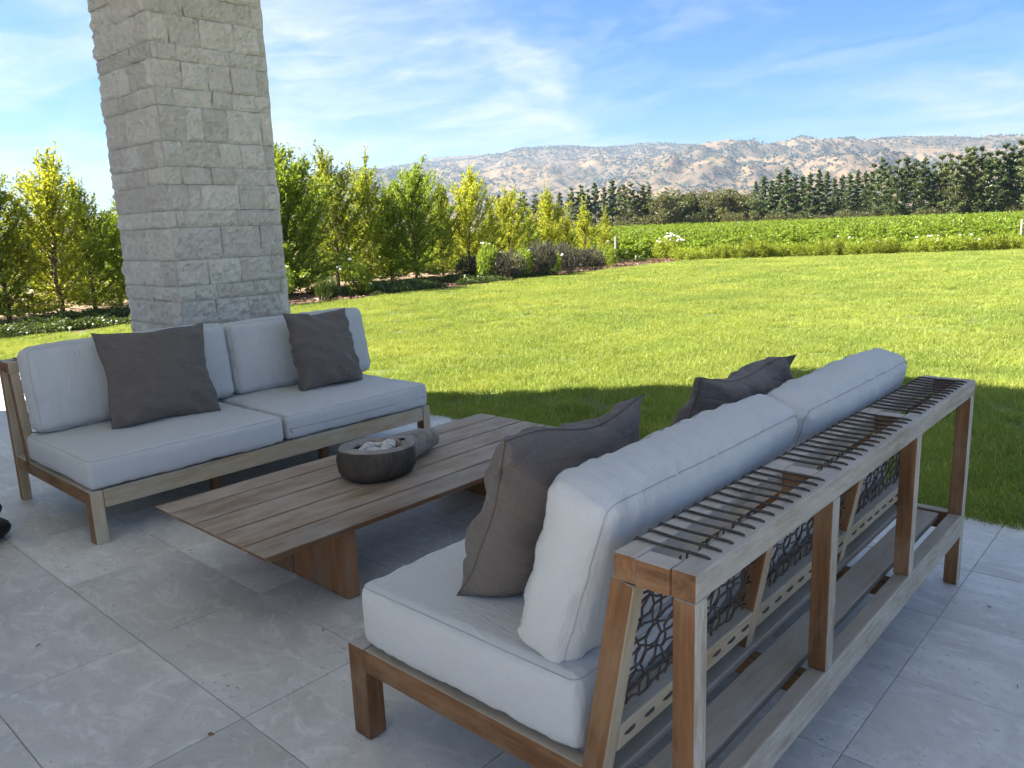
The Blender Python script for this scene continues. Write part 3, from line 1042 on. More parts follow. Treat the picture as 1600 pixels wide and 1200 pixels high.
# near (right) sofa
cushion('seat_cushion', (0.80, 1.075, 0.19), (-1.375, 1.243 + 0.5375, 0.300 + 0.103), (0, 0, 0), 'pale seat cushion at the near end of the sofa seen from behind', 'cushion', G1, 0.032, 0.018, 0.012, 0.007, 20, 14)
cushion('seat_cushion', (0.80, 1.075, 0.19), (-1.38, 2.325 + 0.5375, 0.300 + 0.101), (0, 0, 0), 'pale seat cushion at the lawn end of the sofa seen from behind', 'cushion', G1, 0.032, 0.018, 0.010, 0.004, 20, 17)
cushion('back_cushion', (0.47, 1.03, 0.165), (-1.050, 1.272 + 0.515, 0.716), (0, R(-72.5), 0), 'large pale back cushion in front, nearest end of the cord-topped sofa', 'cushion', G2, 0.046, 0.040, 0.018, 0.013, 15, 20)
cushion('back_cushion', (0.47, 1.05, 0.165), (-1.044, 2.325 + 0.525, 0.712), (0, R(-73), R(0.5)), 'pale back cushion at the lawn end of the cord-topped sofa', 'cushion', G2, 0.046, 0.040, 0.018, 0.013, 15, 23)


def pillow(loc, xdir, ydir, w, h, t, label, seed, sag=0.03):
    """xdir: along the width, ydir: up the pillow"""
    n = 46
    lin = np.linspace(-1, 1, n + 1)
    lin = np.sign(lin) * (1 - (1 - np.abs(lin)) ** 1.35)
    U, Vv = np.meshgrid(lin, lin, indexing='ij')
    cr = 1 + 0.015 * (U * Vv) ** 6
    X = cr * U * (w / 2) * (1 - 0.085 * (1 - Vv ** 2) - 0.02 * np.sin(Vv * 5 + seed) * (1 - Vv ** 2))
    Y = cr * Vv * (h / 2) * (1 - 0.075 * (1 - U ** 2) - 0.02 * np.sin(U * 6 + seed * 2) * (1 - U ** 2))
    T = (np.maximum(0, 1 - np.abs(U) ** 2.4) * np.maximum(0, 1 - np.abs(Vv) ** 2.4)) ** 0.44 * t / 2
    T = T * (1 - 0.25 * Vv)                 # stuffing settled to the bottom
    verts, faces = [], []
    i = np.arange((n + 1) ** 2).reshape(n + 1, n + 1)
    for sg in (1, -1):
        Z = sg * T
        Wr = np.zeros_like(Z)
        for a in range(n + 1):
            for b in range(n + 1):
                u, v = U[a, b], Vv[a, b]
                rad = math.exp(-(1 - max(abs(u), abs(v))) / 0.28)
                ang = math.atan2(v, u)
                e = mnoise.noise(Vector((ang * 6 + seed, (u * u + v * v) * 1.3, sg * 3.0 + seed)))
                e2 = mnoise.noise(Vector((u * 2.6 + seed * 3, v * 2.6, sg * 2.0)))
                e3 = abs(mnoise.noise(Vector((u * 1.7 + v * 1.9 + seed, (u - v) * 0.7, 7.0 + sg))))
                Wr[a, b] = (0.030 * e * rad + 0.016 * e2 + 0.045 * (0.20 - e3)) * min(1.0, T[a, b] / 0.02)
        Z = Z + sg * Wr - sag * np.maximum(0, -Vv - 0.62) + 0.035 * np.sin(U * 2.2 + seed) * Vv * (1 - U ** 2)
        verts.append(np.stack([X, Y, Z], -1).reshape(-1, 3))
        off = 0 if sg > 0 else (n + 1) ** 2
        q = np.stack([i[:-1, :-1].ravel(), i[1:, :-1].ravel(), i[1:, 1:].ravel(), i[:-1, 1:].ravel()], 1) + off
        faces.append(q if sg > 0 else q[:, ::-1])
    V = np.concatenate(verts)
    F = np.concatenate(faces)
    _, first, inv = np.unique(np.round(V, 5), axis=0, return_index=True, return_inverse=True)
    me = mesh_np('throw_pillow', V[first], inv.reshape(-1)[F], [M['taupe']], True)
    o = link('throw_pillow', me)
    xd = Vector(xdir).normalized()
    yd = Vector(ydir)
    yd = (yd - xd * yd.dot(xd)).normalized()
    zd = xd.cross(yd)
    o.matrix_world = Matrix.Translation(loc) @ Matrix((xd, yd, zd)).transposed().to_4x4()
    tag(o, label, 'pillow', G3)
    # edge seam
    pts = []
    for k in range(n + 1):
        pts.append(Vector((X[k, 0], Y[k, 0], -sag * 0.38 - 0.035 * math.sin(lin[k] * 2.2 + seed) * (1 - lin[k] ** 2))))
    for k in range(1, n + 1):
        pts.append(Vector((X[n, k], Y[n, k], -sag * max(0, -lin[k] - 0.62))))
    for k in range(n - 1, -1, -1):
        pts.append(Vector((X[k, n], Y[k, n], 0.035 * math.sin(lin[k] * 2.2 + seed) * (1 - lin[k] ** 2))))
    for k in range(n - 1, -1, -1):
        pts.append(Vector((X[0, k], Y[0, k], -sag * max(0, -lin[k] - 0.62))))
    MB().tube(pts, 0.0020, 5, False).build('seam', M['seam_dark'], o, True)
    return o


pillow((-4.655, 1.985, 0.698), (0.10, 1, -0.02), (-0.30, -0.03, 1), 0.63, 0.57, 0.24, 'large taupe throw pillow leaning at the left of the sofa below the pillar', 1.0, -0.05)
pillow((-4.66, 3.155, 0.690), (-0.06, 1, -0.03), (-0.28, -0.06, 1), 0.53, 0.55, 0.23, 'taupe throw pillow with a peaked corner at the right of the sofa below the pillar', 4.0, -0.04)
pillow((-1.335, 1.622, 0.752), (0.06, 1, 0.03), (0.44, 0.0, 1), 0.55, 0.53, 0.27, 'taupe throw pillow nearest us, leaning on the sofa seen from behind', 7.0, 0.05)
pillow((-1.27, 2.50, 0.742), (0.05, 1, -0.03), (0.40, 0.02, 1), 0.64, 0.54, 0.26, 'taupe throw pillow half hidden behind the cord-topped sofa\'s back cushions', 9.0, 0.05)


# ------------------------------------------------------------------ coffee table
def build_table():
    x0, x1, y0, y1, zt = -3.42, -2.505, 1.364, 3.44, 0.335
    root = empty('coffee_table', ((x0 + x1) / 2, (y0 + y1) / 2, 0), 'low weathered plank coffee table between the two sofas', 'table')
    fr = [0, 0.165, 0.385, 0.595, 0.815, 1.0]
    th = 0.034
    for k in range(5):
        a, b = x0 + fr[k] * (x1 - x0), x0 + fr[k + 1] * (x1 - x0)
        a += 0.0062 if k else 0
        b -= 0.0062 if k < 4 else 0
        bm = bmesh.new()
        bmesh.ops.create_cube(bm, size=1.0)
        bmesh.ops.scale(bm, vec=(y1 - y0, b - a, th), verts=bm.verts)
        # undercut ends and outer long edges
        for v in bm.verts:
            if v.co.z < 0:
                v.co.x *= (y1 - y0 - 0.05) / (y1 - y0)
                # local Y = -world X (90 degree turn), so outer edges are at +-Y
                if k == 0 and v.co.y > 0:
                    v.co.y -= 0.022
                if k == 4 and v.co.y < 0:
                    v.co.y += 0.022
        for f in bm.faces:
            f.material_index = 0 if f.normal.z > 0.5 else 1
        bmesh.ops.bevel(bm, geom=list(bm.edges), offset=0.0045, segments=2, affect='EDGES', profile=0.5)
        me = bpy.data.meshes.new('plank')
        bm.to_mesh(me)
        bm.free()
        me.materials.append(M['table_top'])
        me.materials.append(M['table_edge'])
        o = link('plank', me, root)
        o.rotation_euler = (0, 0, R(90))
        o.location = Vector(((a + b) / 2, (y0 + y1) / 2, zt - th / 2)) - root.location
    zb = zt - th - 0.001
    for yy in (1.775, 3.03):
        for (a, b) in ((-3.36, -2.965), (-2.955, -2.553)):
            beam('leg_board', root, ((a + b) / 2, yy, 0), ((a + b) / 2, yy, zb), b - a, 0.06, (0, 1, 0), [M['table_edge']], None, 0.006)
    for xx in (-3.2, -2.72):
        beam('under_batten', root, (xx, 1.81, zb - 0.03), (xx, 2.995, zb - 0.03), 0.06, 0.05, (0, 0, 1), [M['table_edge']], None)
    return zt


TZ = build_table()


# ------------------------------------------------------------------ carved bowl with beads
def build_bowl():
    c = Vector((-2.968, 2.262, TZ))
    hd = Vector((-0.28, 0.96, 0)).normalized()
    sd = Vector((hd.y, -hd.x, 0))
    root = empty('carved_bowl', c, 'rough carved wooden bowl with a thick handle on the coffee table', 'bowl')
    n = 44
    rings = [(0.0, 0.150, 0.0), (0.012, 0.178, 0.0), (0.045, 0.196, 0.0), (0.09, 0.204, 0), (0.125, 0.200, 0), (0.140, 0.192, 0),
             (0.147, 0.178, 1), (0.148, 0.150, 1), (0.144, 0.136, 1), (0.125, 0.128, 2), (0.085, 0.118, 2), (0.055, 0.09, 2), (0.045, 0.0, 2)]
    V, F, mi = [], [], []
    for (z, r, k) in rings:
        for i in range(n):
            a = 2 * math.pi * i / n
            ca, sa = math.cos(a), math.sin(a)
            wob = 1 + 0.05 * mnoise.noise(Vector((ca * 1.6, sa * 1.6, 0.3 + z * 3))) + 0.02 * mnoise.noise(Vector((ca * 6, sa * 6, z * 9)))
            wob += 0.05 * mnoise.noise(Vector((ca * 3.1, sa * 3.1, z * 14))) + 0.03 * mnoise.noise(Vector((ca * 8, sa * 8, z * 25)))
            p = hd * (ca * r * 1.04 * wob) + sd * (sa * r * 0.88 * wob)
            zz = z * 1.0 + 0.014 * (-ca) * (1 if z > 0.05 else 0) + (0.004 * mnoise.noise(Vector((ca * 9, sa * 9, 4))) if k == 1 else 0)
            # two drying cracks across the rim
            if k >= 1 and z > 0.12:
                for ac in (R(205), R(228), R(20)):
                    if abs((a - ac + math.pi) % (2 * math.pi) - math.pi) < 0.075:
                        zz -= 0.02
            V.append((p.x, p.y, zz))
    for j in range(len(rings) - 1):
        for i in range(n):
            F.append((j * n + i, j * n + (i + 1) % n, (j + 1) * n + (i + 1) % n, (j + 1) * n + i))
            mi.append(1 if 5 <= j <= 8 else 0)
    F.append(tuple(reversed(range(n))))
    mi.append(0)
    me = bpy.data.meshes.new('bowl_body')
    me.from_pydata(V, [], F)
    me.materials.append(M['bowl_dark'])
    me.materials.append(M['bowl_grey'])
    me.polygons.foreach_set('material_index', mi)
    me.polygons.foreach_set('use_smooth', [True] * len(F))
    me.update()
    link('bowl_body', me, root)
    # handle: a tapering block out of the rim
    hv, hf = [], []
    st = 12
    m = 12
    for j in range(st):
        t = j / (st - 1)
        d = 0.16 + 0.33 * t
        hw = 0.105 * (1 - t) + 0.068 * t
        zt_, zb_ = 0.135 - 0.025 * t, 0.012 + 0.012 * t
        if j == st - 1:
            hw *= 0.8
            zt_ -= 0.012
            zb_ += 0.01
        for i in range(m):
            a = 2 * math.pi * i / m + math.pi / m
            ca, sa = math.cos(a), math.sin(a)
            sq = lambda v: math.copysign(abs(v) ** 0.55, v)
            wob = 1 + 0.08 * mnoise.noise(Vector((ca * 2, sa * 2, d * 9)))
            p = hd * d + sd * (sq(ca) * hw * wob)
            hv.append((p.x, p.y, (zt_ + zb_) / 2 + sq(sa) * (zt_ - zb_) / 2 * wob + max(0, sa) * 0.006 * math.sin(ca * 5)))
    for j in range(st - 1):
        for i in range(m):
            hf.append((j * m + i, j * m + (i + 1) % m, (j + 1) * m + (i + 1) % m, (j + 1) * m + i))
    hf.append(tuple(range((st - 1) * m, st * m)))
    me = bpy.data.meshes.new('handle')
    me.from_pydata(hv, [], hf)
    me.materials.append(M['bowl_grey'])
    me.polygons.foreach_set('use_smooth', [True] * len(hf))
    bm = bmesh.new()
    bm.from_mesh(me)
    bmesh.ops.recalc_face_normals(bm, faces=bm.faces)
    bm.to_mesh(me)
    bm.free()
    link('handle', me, root)
    # bead strings heaped in the bowl
    rr = random.Random(4)

    def string(name, mat, label, path, r0, th, count):
        mb = MB()
        for k in range(count):
            t = k / count
            p, tan = path(t)
            rr_ = r0 * rr.uniform(.85, 1.1)
            a = tan.orthogonal().normalized()
            mb.tube([p - tan * th * .5, p - tan * th * .32, p + tan * th * .32, p + tan * th * .5], [rr_ * .72, rr_, rr_, rr_ * .72], 9)
        o = mb.build(name, mat, None, True, c + Vector((0, 0, 0.06)))
        tag(o, label, 'beads', 'bead strings in the bowl')

    def path_w(t):
        def f(t):
            a = t * 2 * math.pi * 1.35 + 0.6
            rad = 0.075 + 0.022 * math.sin(a * 2.3)
            q = hd * (math.cos(a) * rad * 1.1 + 0.01) + sd * (math.sin(a) * rad * 0.75 - 0.02)
            return c + q + Vector((0, 0, 0.118 + 0.010 * math.sin(a * 3)))
        p = f(t)
        return p, (f(t + .004) - p).normalized()

    def path_b(t):
        def f(t):
            a = t * 2 * math.pi * 2.4
            rad = 0.05 + 0.05 * abs(math.sin(a * 0.83))
            q = hd * (math.cos(a) * rad - 0.012) + sd * (math.sin(a) * rad)
            return c + q + Vector((0, 0, 0.094 + 0.008 * math.sin(a * 2.1)))
        p = f(t)
        return p, (f(t + .004) - p).normalized()
    string('bead_string', M['bead_white'], 'string of chunky bone white beads heaped in the wooden bowl', path_w, 0.020, 0.0135, 46)
    string('bead_string', M['bead_black'], 'string of shiny black beads lying under the white ones in the bowl', path_b, 0.016, 0.022, 44)


build_bowl()


# ------------------------------------------------------------------ black lobed stool at the left edge
def build_stool():
    c = Vector((-4.63, 0.93, 0))
    root = empty('carved_stool', c, 'black stool of stacked rounded lobes cut off by the left edge', 'stool')
    z = 0.0
    for (r, h) in ((0.17, 0.11), (0.145, 0.105), (0.115, 0.10), (0.115, 0.09), (0.16, 0.07)):
        mb = MB().ball((0, 0, z + h / 2), r, r, h * 0.56, 24, 12)
        mb.build('lobe', M['black'], root, True)
        z += h


build_stool()


# ================================================================== VEGETATION
def unit(a):
    return a / np.maximum(np.linalg.norm(a, axis=1, keepdims=True), 1e-9)


def leaf_arrays(c, axis, L, W, g, droop=0.0):
    """diamond leaves: centres c, long axes `axis`; one quad each"""
    n = len(c)
    axis = unit(axis)
    side = unit(np.cross(axis, unit(g.normal(size=(n, 3)))))
    nor = np.cross(axis, side)
    L = np.broadcast_to(L, (n,))[:, None]
    W = np.broadcast_to(W, (n,))[:, None]
    V = np.empty((n, 4, 3))
    V[:, 0] = c - axis * L * 0.5
    V[:, 1] = c + side * W * 0.5 + nor * W * 0.18 - axis * L * 0.05
    V[:, 2] = c + axis * L * 0.5 - nor * L * droop
    V[:, 3] = c - side * W * 0.5 + nor * W * 0.18 - axis * L * 0.05
    F = np.arange(n * 4).reshape(n, 4)
    return V.reshape(-1, 3), F


def leaf_mesh(name, c, axis, L, W, mat, g, droop=0.0):
    V, F = leaf_arrays(np.asarray(c), np.asarray(axis), L, W, g, droop)
    return mesh_np(name, V, F, [mat], False, g.random(len(F)))


def young_tree_meshes(seed, H, Rad, dens=1.0, leafL=0.074):
    """upright hedge tree: trunk with steep branches, dense below, wispy leaders on top"""
    g = np.random.default_rng(seed)
    rr = random.Random(seed)
    wood = MB()
    tp = [Vector((0, 0, -0.05))]
    for k in range(1, 9):
        tp.append(Vector((rr.uniform(-.03, .03) * k * .5, rr.uniform(-.03, .03) * k * .5, H * 0.9 * k / 8)))
    wood.tube(tp, [0.04 * (1 - k / 9.5) + 0.004 for k in range(9)], 6)
    C, A, SL = [], [], []

    def trunk_at(t):
        f = t * 8
        i = min(7, int(f))
        return tp[i].lerp(tp[i + 1], f - i)

    def branch(p0, d, ln, r0, n_leaf, curve=0.25, spread=0.075):
        pts = [p0]
        dd = Vector(d).normalized()
        for k in range(6):
            dd = (dd + Vector((rr.uniform(-.14, .14), rr.uniform(-.14, .14), curve * 0.35))).normalized()
            pts.append(pts[-1] + dd * (ln / 6))
        wood.tube(pts, [r0 * (1 - k / 7.5) + 0.0015 for k in range(7)], 3, False)
        P = np.array([tuple(p) for p in pts])
        t = g.uniform(0.10, 1.0, n_leaf) ** 0.8 * 6
        i = np.minimum(5, t.astype(int))
        f = (t - i)[:, None]
        pos = P[i] * (1 - f) + P[i + 1] * f
        dirs = unit(P[i + 1] - P[i])
        # leaves cluster on short twigs
        tw = unit(g.normal(size=(n_leaf, 3)) + dirs * 0.6 + [0, 0, 0.35])
        ext = np.abs(g.normal(0, spread, n_leaf))[:, None]
        C.append(pos + tw * ext)
        A.append(unit(tw * 1.0 + dirs * 0.5 + g.normal(size=(n_leaf, 3)) * 0.55))
        SL.append(g.uniform(0.7, 1.25, n_leaf))
    nb = int(84 * dens)
    for k in range(nb):
        t = 0.07 + 0.86 * ((k + rr.random()) / nb) ** 0.92
        p0 = trunk_at(t)
        az = k * 2.399 + rr.uniform(-.5, .5)
        if t < 0.32:
            prof = 0.85 + 0.15 * t / 0.32
        else:
            prof = 0.14 + 0.86 * (1 - (t - 0.32) / 0.68) ** 1.15
        el = R(rr.uniform(22, 48) + 26 * t)
        ln = Rad * prof * rr.uniform(0.45, 1.25) / math.cos(el) * 0.85
        branch(p0, (math.cos(az) * math.cos(el), math.sin(az) * math.cos(el), math.sin(el)), ln, 0.010, int(ln * 165 * (1.15 - 0.45 * t)), 0.22, 0.075)
    for k in range(int(20 * dens)):
        p0 = trunk_at(rr.uniform(0.05, 0.17))
        az = k * 2.399 + rr.uniform(-.4, .4)
        el = R(rr.uniform(-24, 14))
        ln = Rad * rr.uniform(0.55, 0.95)
        branch(p0, (math.cos(az) * math.cos(el), math.sin(az) * math.cos(el), math.sin(el)), ln, 0.009, int(ln * 165), 0.10, 0.10)
    for k in range(rr.choice((5, 6, 7))):
        p0 = trunk_at(rr.uniform(0.6, 0.97))
        az = rr.uniform(0, 6.28)
        branch(p0, (math.cos(az) * .22, math.sin(az) * .22, 1), H * rr.uniform(0.14, 0.30), 0.006, int(42 * dens), 0.3, 0.05)
    C, A, SL = np.concatenate(C), np.concatenate(A), np.concatenate(SL)
    k = C[:, 2] > 0.12
    C, A, SL = C[k], A[k], SL[k]
    lm = leaf_mesh('crown', C, A, leafL * SL, leafL * 0.40 * SL, M['leaf_green'], g, 0.12)
    return wood.mesh('trunk', M['bark']), lm


def place_tree(name, meshes, loc, scale, rotz, leaf_mat, bark_mat, label, cat='tree', group=None):
    o = empty(name, loc, label, cat, group)
    o.rotation_euler = (0, 0, rotz)
    o.scale = scale if isinstance(scale, (tuple, list)) else (scale,) * 3
    for nm, me, mt in (('trunk', meshes[0], bark_mat), ('crown', meshes[1], leaf_mat)):
        c = link(nm, me, o)
        if mt is not None and me.materials and me.materials[0] is not mt:
            c.material_slots[0].link = 'OBJECT'
            c.material_slots[0].material = mt
    return o


ORD = ['first', 'second', 'third', 'fourth', 'fifth', 'sixth', 'seventh', 'eighth', 'ninth', 'tenth', 'eleventh', 'twelfth', 'thirteenth', 'fourteenth', 'fifteenth', 'sixteenth', 'seventeenth', 'eighteenth', 'nineteenth', 'twentieth']


def ordinal(n):
    if n <= 20:
        return ORD[n - 1]
    t = {2: 'twenty', 3: 'thirty', 4: 'forty', 5: 'fifty'}[n // 10]
    if n % 10 == 0:
        return t[:-1] + 'ieth'
    return t + '-' + ORD[n % 10 - 1]


# ------------------------------------------------------------------ hedge of young trees
PROTO_H = 3.4
hedge = [young_tree_meshes(100 + k, PROTO_H, rad, dn) for k, (rad, dn) in enumerate(((1.15, 1.25), (1.0, 1.15), (1.3, 1.4), (0.88, 1.0), (0.8, 0.85), (1.05, 1.05)))]
htop = [float(np.percentile([v.co.z for v in m_[1].vertices], 99.85)) for m_ in hedge]
# pixel column, top row, x of the trunk, prototype, leaf, width factor
HT = [(-70, 250, -18.5, 2, 'leaf_green', 1.1), (2, 243, -18.4, 5, 'leaf_olive', 1.0), (88, 234, -18.6, 1, 'leaf_yellow', 1.05), (140, 276, -18.9, 3, 'leaf_green', 0.95), (182, 322, -19.4, 2, 'leaf_green', 1.0),
      (250, 280, -18.6, 0, 'leaf_olive', 1.0), (330, 262, -18.4, 2, 'leaf_green', 1.0), (400, 240, -17.8, 1, 'leaf_green', 1.0),
      (452, 212, -17.4, 2, 'leaf_green', 1.12), (478, 240, -18.3, 3, 'leaf_green', 0.9), (527, 232, -18.5, 1, 'leaf_olive', 1.05), (578, 238, -18.8, 5, 'leaf_olive', 1.05), (612, 280, -18.6, 3, 'leaf_green', 1.0),
      (650, 252, -18.5, 2, 'leaf_green', 1.0), (692, 280, -18.7, 3, 'leaf_olive', 0.9), (735, 262, -18.5, 1, 'leaf_yellow', 1.0), (768, 305, -18.4, 4, 'leaf_olive', 0.9), (796, 293, -18.6, 0, 'leaf_yellow', 0.95),
      (828, 322, -18.8, 4, 'leaf_green', 0.95), (860, 292, -18.6, 3, 'leaf_yellow', 1.05), (888, 326, -18.5, 4, 'leaf_yellow', 0.9), (915, 306, -18.6, 4, 'leaf_yellow', 1.0), (945, 322, -18.7, 4, 'leaf_yellow', 0.95)]
HL = {0: 'leafy green tree cut off by the left edge of the photo', 1: 'tall olive-green young tree at the left edge behind the far sofa', 2: 'yellow-green young tree left of the pillar, tallest there', 3: 'slim green tree just right of the yellow-green one left of the pillar', 4: 'low bushy tree half hidden by the left side of the pillar',
      5: 'olive young tree hidden behind the pillar, leftmost of the three there', 6: 'green young tree hidden behind the middle of the pillar', 7: 'green young tree behind the right side of the pillar',
      8: 'tall dark green tree standing directly right of the pillar'}
nvis = 0
for k, (px, top, X, pi, lm, wf) in enumerate(HT):
    d = raydir(px, 420)
    y = d.y * X / d.x
    p = Vector((X, y, -0.03))
    h = z_at(px, top, p) + 0.03
    sc_ = h / htop[pi]
    if k not in HL:
        nvis += 1
        lab = f'{ordinal(nvis)} young {dict(leaf_green="green", leaf_olive="olive-green", leaf_yellow="yellow-leaved")[lm]} tree right of the dark one beside the pillar'
    else:
        lab = HL[k]
    wsc = (0.55 + 0.45 * sc_) * 1.18
    place_tree('hedge_tree', hedge[pi], p, (wsc * wf * 1.0, wsc * wf * 1.0, sc_), k * 1.93, M[lm], M['bark'], lab, 'tree', 'hedge of young trees along the lawn')


# ------------------------------------------------------------------ shrubs
def mound_mesh(seed, n, L, W, mat, squash=1.0, up=0.4, lobes=7):
    """unit-radius leafy mound sitting on z=0"""
    g = np.random.default_rng(seed)
    ang = g.uniform(0, 2 * np.pi, lobes)
    rad = np.sqrt(g.uniform(0, 1, lobes)) * 0.55
    lc = np.stack([np.cos(ang) * rad, np.sin(ang) * rad, g.uniform(0.35, 0.62, lobes) * squash], 1)
    lr = g.uniform(0.30, 0.50, lobes)
    i = g.integers(0, lobes, n)
    d = unit(g.normal(size=(n, 3)))
    r = g.uniform(0.25, 1.0, n) ** 0.45
    c = lc[i] + d * (lr[i] * r)[:, None] * [1, 1, 1.05 * squash]
    c[:, 2] = np.abs(c[:, 2]) + 0.01
    ax = unit(d + g.normal(size=(n, 3)) * 0.6 + [0, 0, up])
    s = g.uniform(0.7, 1.3, n)
    return leaf_mesh('foliage', c, ax, L * s, W * s, mat, g, 0.08)


def stems_mesh(seed, n, h, spread, r=0.006):
    rr = random.Random(seed)
    mb = MB()
    for k in range(n):
        a = rr.uniform(0, 6.28)
        s = rr.uniform(.2, 1) * spread
        mb.tube([(0, 0, -0.04), (math.cos(a) * s * .4, math.sin(a) * s * .4, h * .5), (math.cos(a) * s, math.sin(a) * s, h * rr.uniform(.7, 1))], [r, r * .8, r * .4], 4, False)
    return mb.mesh('stem', M['bark'])


def flower_mesh(mat):
    mb = MB()
    for k in range(9):
        a = k * 2.4
        rad = 0.25 + 0.5 * (k / 9)
        mb.ball((math.cos(a) * rad * .7, math.sin(a) * rad * .7, 0.25 - 0.25 * rad), 0.42, 0.42, 0.3, 6, 4)
    return mb.mesh('flower', mat, True)


FLW, FLP = flower_mesh(M['petal']), flower_mesh(M['petal_pink'])
shrub_rose = mound_mesh(201, 1500, 0.11, 0.055, M['leaf_green'], 1.1)
shrub_lav = mound_mesh(202, 3200, 0.16, 0.022, M['leaf_lavender'], 1.0, 1.0, 9)
shrub_yel = mound_mesh(203, 1700, 0.13, 0.04, M['leaf_shrub'], 1.1, 0.9)
shrub_dark = mound_mesh(204, 2200, 0.09, 0.045, M['leaf_dark'], 1.0)
shrub_strap = mound_mesh(205, 900, 0.50, 0.035, M['leaf_cover'], 0.8, 1.6, 5)
st_me = stems_mesh(9, 9, 0.8, 0.4, 0.012)


def shrub(name, me, loc, sx, sz, label, flowers=0, fmesh=None, group=None, rot=0.0, mat=None, seed=0, fsize=0.05):
    o = empty(name, loc, label, 'shrub', group)
    f = link('foliage', me, o)
    f.scale = (sx, sx, sz)
    f.rotation_euler = (0, 0, rot)
    if mat:
        f.material_slots[0].link = 'OBJECT'
        f.material_slots[0].material = mat
    s = link('stem', st_me, o)
    s.scale = (sx, sx, sz)
    rr = random.Random(seed + 50)
    for k in range(flowers):
        a = rr.uniform(0, 6.28)
        t = rr.uniform(0.05, 0.85)
        fl = link('flower', fmesh or FLW, o)
        fl.location = (math.cos(a) * t * sx * 0.95, math.sin(a) * t * sx * 0.95, sz * (1.12 - 0.45 * t * t) * rr.uniform(.9, 1.08))
        q = fsize * rr.uniform(.8, 1.3)
        fl.scale = (q, q, q)
        fl.rotation_euler = (rr.uniform(-.6, .6), rr.uniform(-.6, .6), rr.uniform(0, 6))
    return o


def bedpt(px, py, z=-0.02):
    return at_z(px, py, z)


GB = 'shrubs in the planting bed'
for k, (px, py, nm, me, sx, sz, nf, lab) in enumerate([
    (448, 482, 'rose_bush', shrub_rose, 0.40, 0.62, 3, 'rose bush with a few white flowers hard against the pillar\'s right side'),
    (482, 481, 'rose_bush', shrub_rose, 0.50, 0.85, 2, 'taller rose bush second from the pillar in the bed'),
    (532, 470, 'strap_leaf_plant', shrub_strap, 0.42, 0.52, 0, 'dark strap-leaved clump in the bed right of the roses'),
    (566, 462, 'rose_bush', shrub_rose, 0.50, 0.80, 3, 'rose bush with white blooms right of the strap-leaved clump'),
    (748, 436, 'lavender_bush', shrub_lav, 0.62, 0.72, 0, 'grey-purple lavender bush at the left end of the lavender clump'),
    (775, 437, 'rose_bush', shrub_rose, 0.46, 0.98, 4, 'rose bush with white blooms rising from the lavender clump'),
    (806, 436, 'lavender_bush', shrub_lav, 0.66, 0.82, 0, 'lavender bush between the two rose bushes'),
    (828, 434, 'rose_bush', shrub_rose, 0.40, 0.85, 1, 'narrow rose bush in the middle of the lavender clump'),
    (852, 432, 'lavender_bush', shrub_lav, 0.74, 1.02, 0, 'tallest purple lavender bush in the middle of the clump'),
    (884, 429, 'rose_bush', shrub_rose, 0.36, 0.66, 2, 'small rose bush in front of the tallest lavender'),
    (896, 426, 'lavender_bush', shrub_lav, 0.70, 0.90, 0, 'lavender bush right of the tallest one'),
    (932, 421, 'lavender_bush', shrub_lav, 0.60, 0.70, 0, 'lavender bush at the right end of the lavender clump'),
    (958, 416, 'rose_bush', shrub_rose, 0.50, 0.70, 1, 'low rose bush right of the lavender clump near the post'),
]):
    p = bedpt(px, py)
    p.x = min(p.x - 0.25, BED_X - 0.45)
    shrub(nm, me, p, sx, sz, lab, nf, FLW, GB, k * 1.3, None, k, 0.055)

p = bedpt(1044, 404)
shrub('rose_bush', shrub_rose, (p.x - .3, p.y + .6, -0.08), 0.75, 0.85, 'rounded bush covered in white roses at the corner of the lawn', 34, FLW, GB, 0.4, M['leaf_olive'], 77, 0.07)

# border along the lawn's far edge
GF = 'border plants along the far edge of the lawn'
rb = random.Random(21)
cols = list(range(1068, 1640, 27))
roses = {1176: 2, 1311: 2, 1392: 2, 1446: 7, 1500: 3}
nb_ = 0
for k, px in enumerate(cols):
    d = raydir(px, 400)
    t = (LAWN_D + 0.75 + rb.uniform(-.15, .5)) / (d.x * VN.x + d.y * VN.y)
    p = Vector((d.x * t, d.y * t, -0.14))
    nf = roses.get(px, 0)
    nb_ += 1
    kind = 'rose bush with pale blooms' if nf else rb.choice(('yellow-green grassy shrub', 'feathery yellow-green shrub'))
    shrub('rose_bush' if nf else 'border_shrub', shrub_rose if nf else shrub_yel, p, rb.uniform(.50, .75), rb.uniform(.46, .66) + (0.15 if nf else 0), f'{kind}, {ordinal(nb_)} plant rightwards from the big white rose bush', nf, FLP if k % 2 else FLW, GF, rb.uniform(0, 6), M['leaf_shrub'] if nf else None, k + 200, 0.055)


# dark trees beyond the hedge on the left
for k, (px, D, h, w) in enumerate(((120, 40, 3.1, 2.6), (185, 42, 3.3, 2.9), (300, 46, 3.4, 3.0), (520, 48, 3.0, 2.8), (600, 52, 2.9, 2.8), (690, 56, 2.9, 3.0), (-10, 38, 3.0, 2.6))):
    p = at_dist(px, D)
    p.z = -1.0
    shrub('broad_bush', shrub_dark, p, w, h, ['dark bushy tree seen through the gap left of the yellow-green tree', 'dark bushy tree showing beside the left of the pillar', 'dark bushy tree hidden behind the pillar', 'dark bushy tree behind the first hedge trees right of the pillar', 'dark bushy tree behind the middle of the hedge', 'dark bushy tree behind the right part of the hedge', 'dark bushy tree beyond the hedge at the left edge'][k], 0, None, 'dark bushes beyond the hedge', k * 1.1)


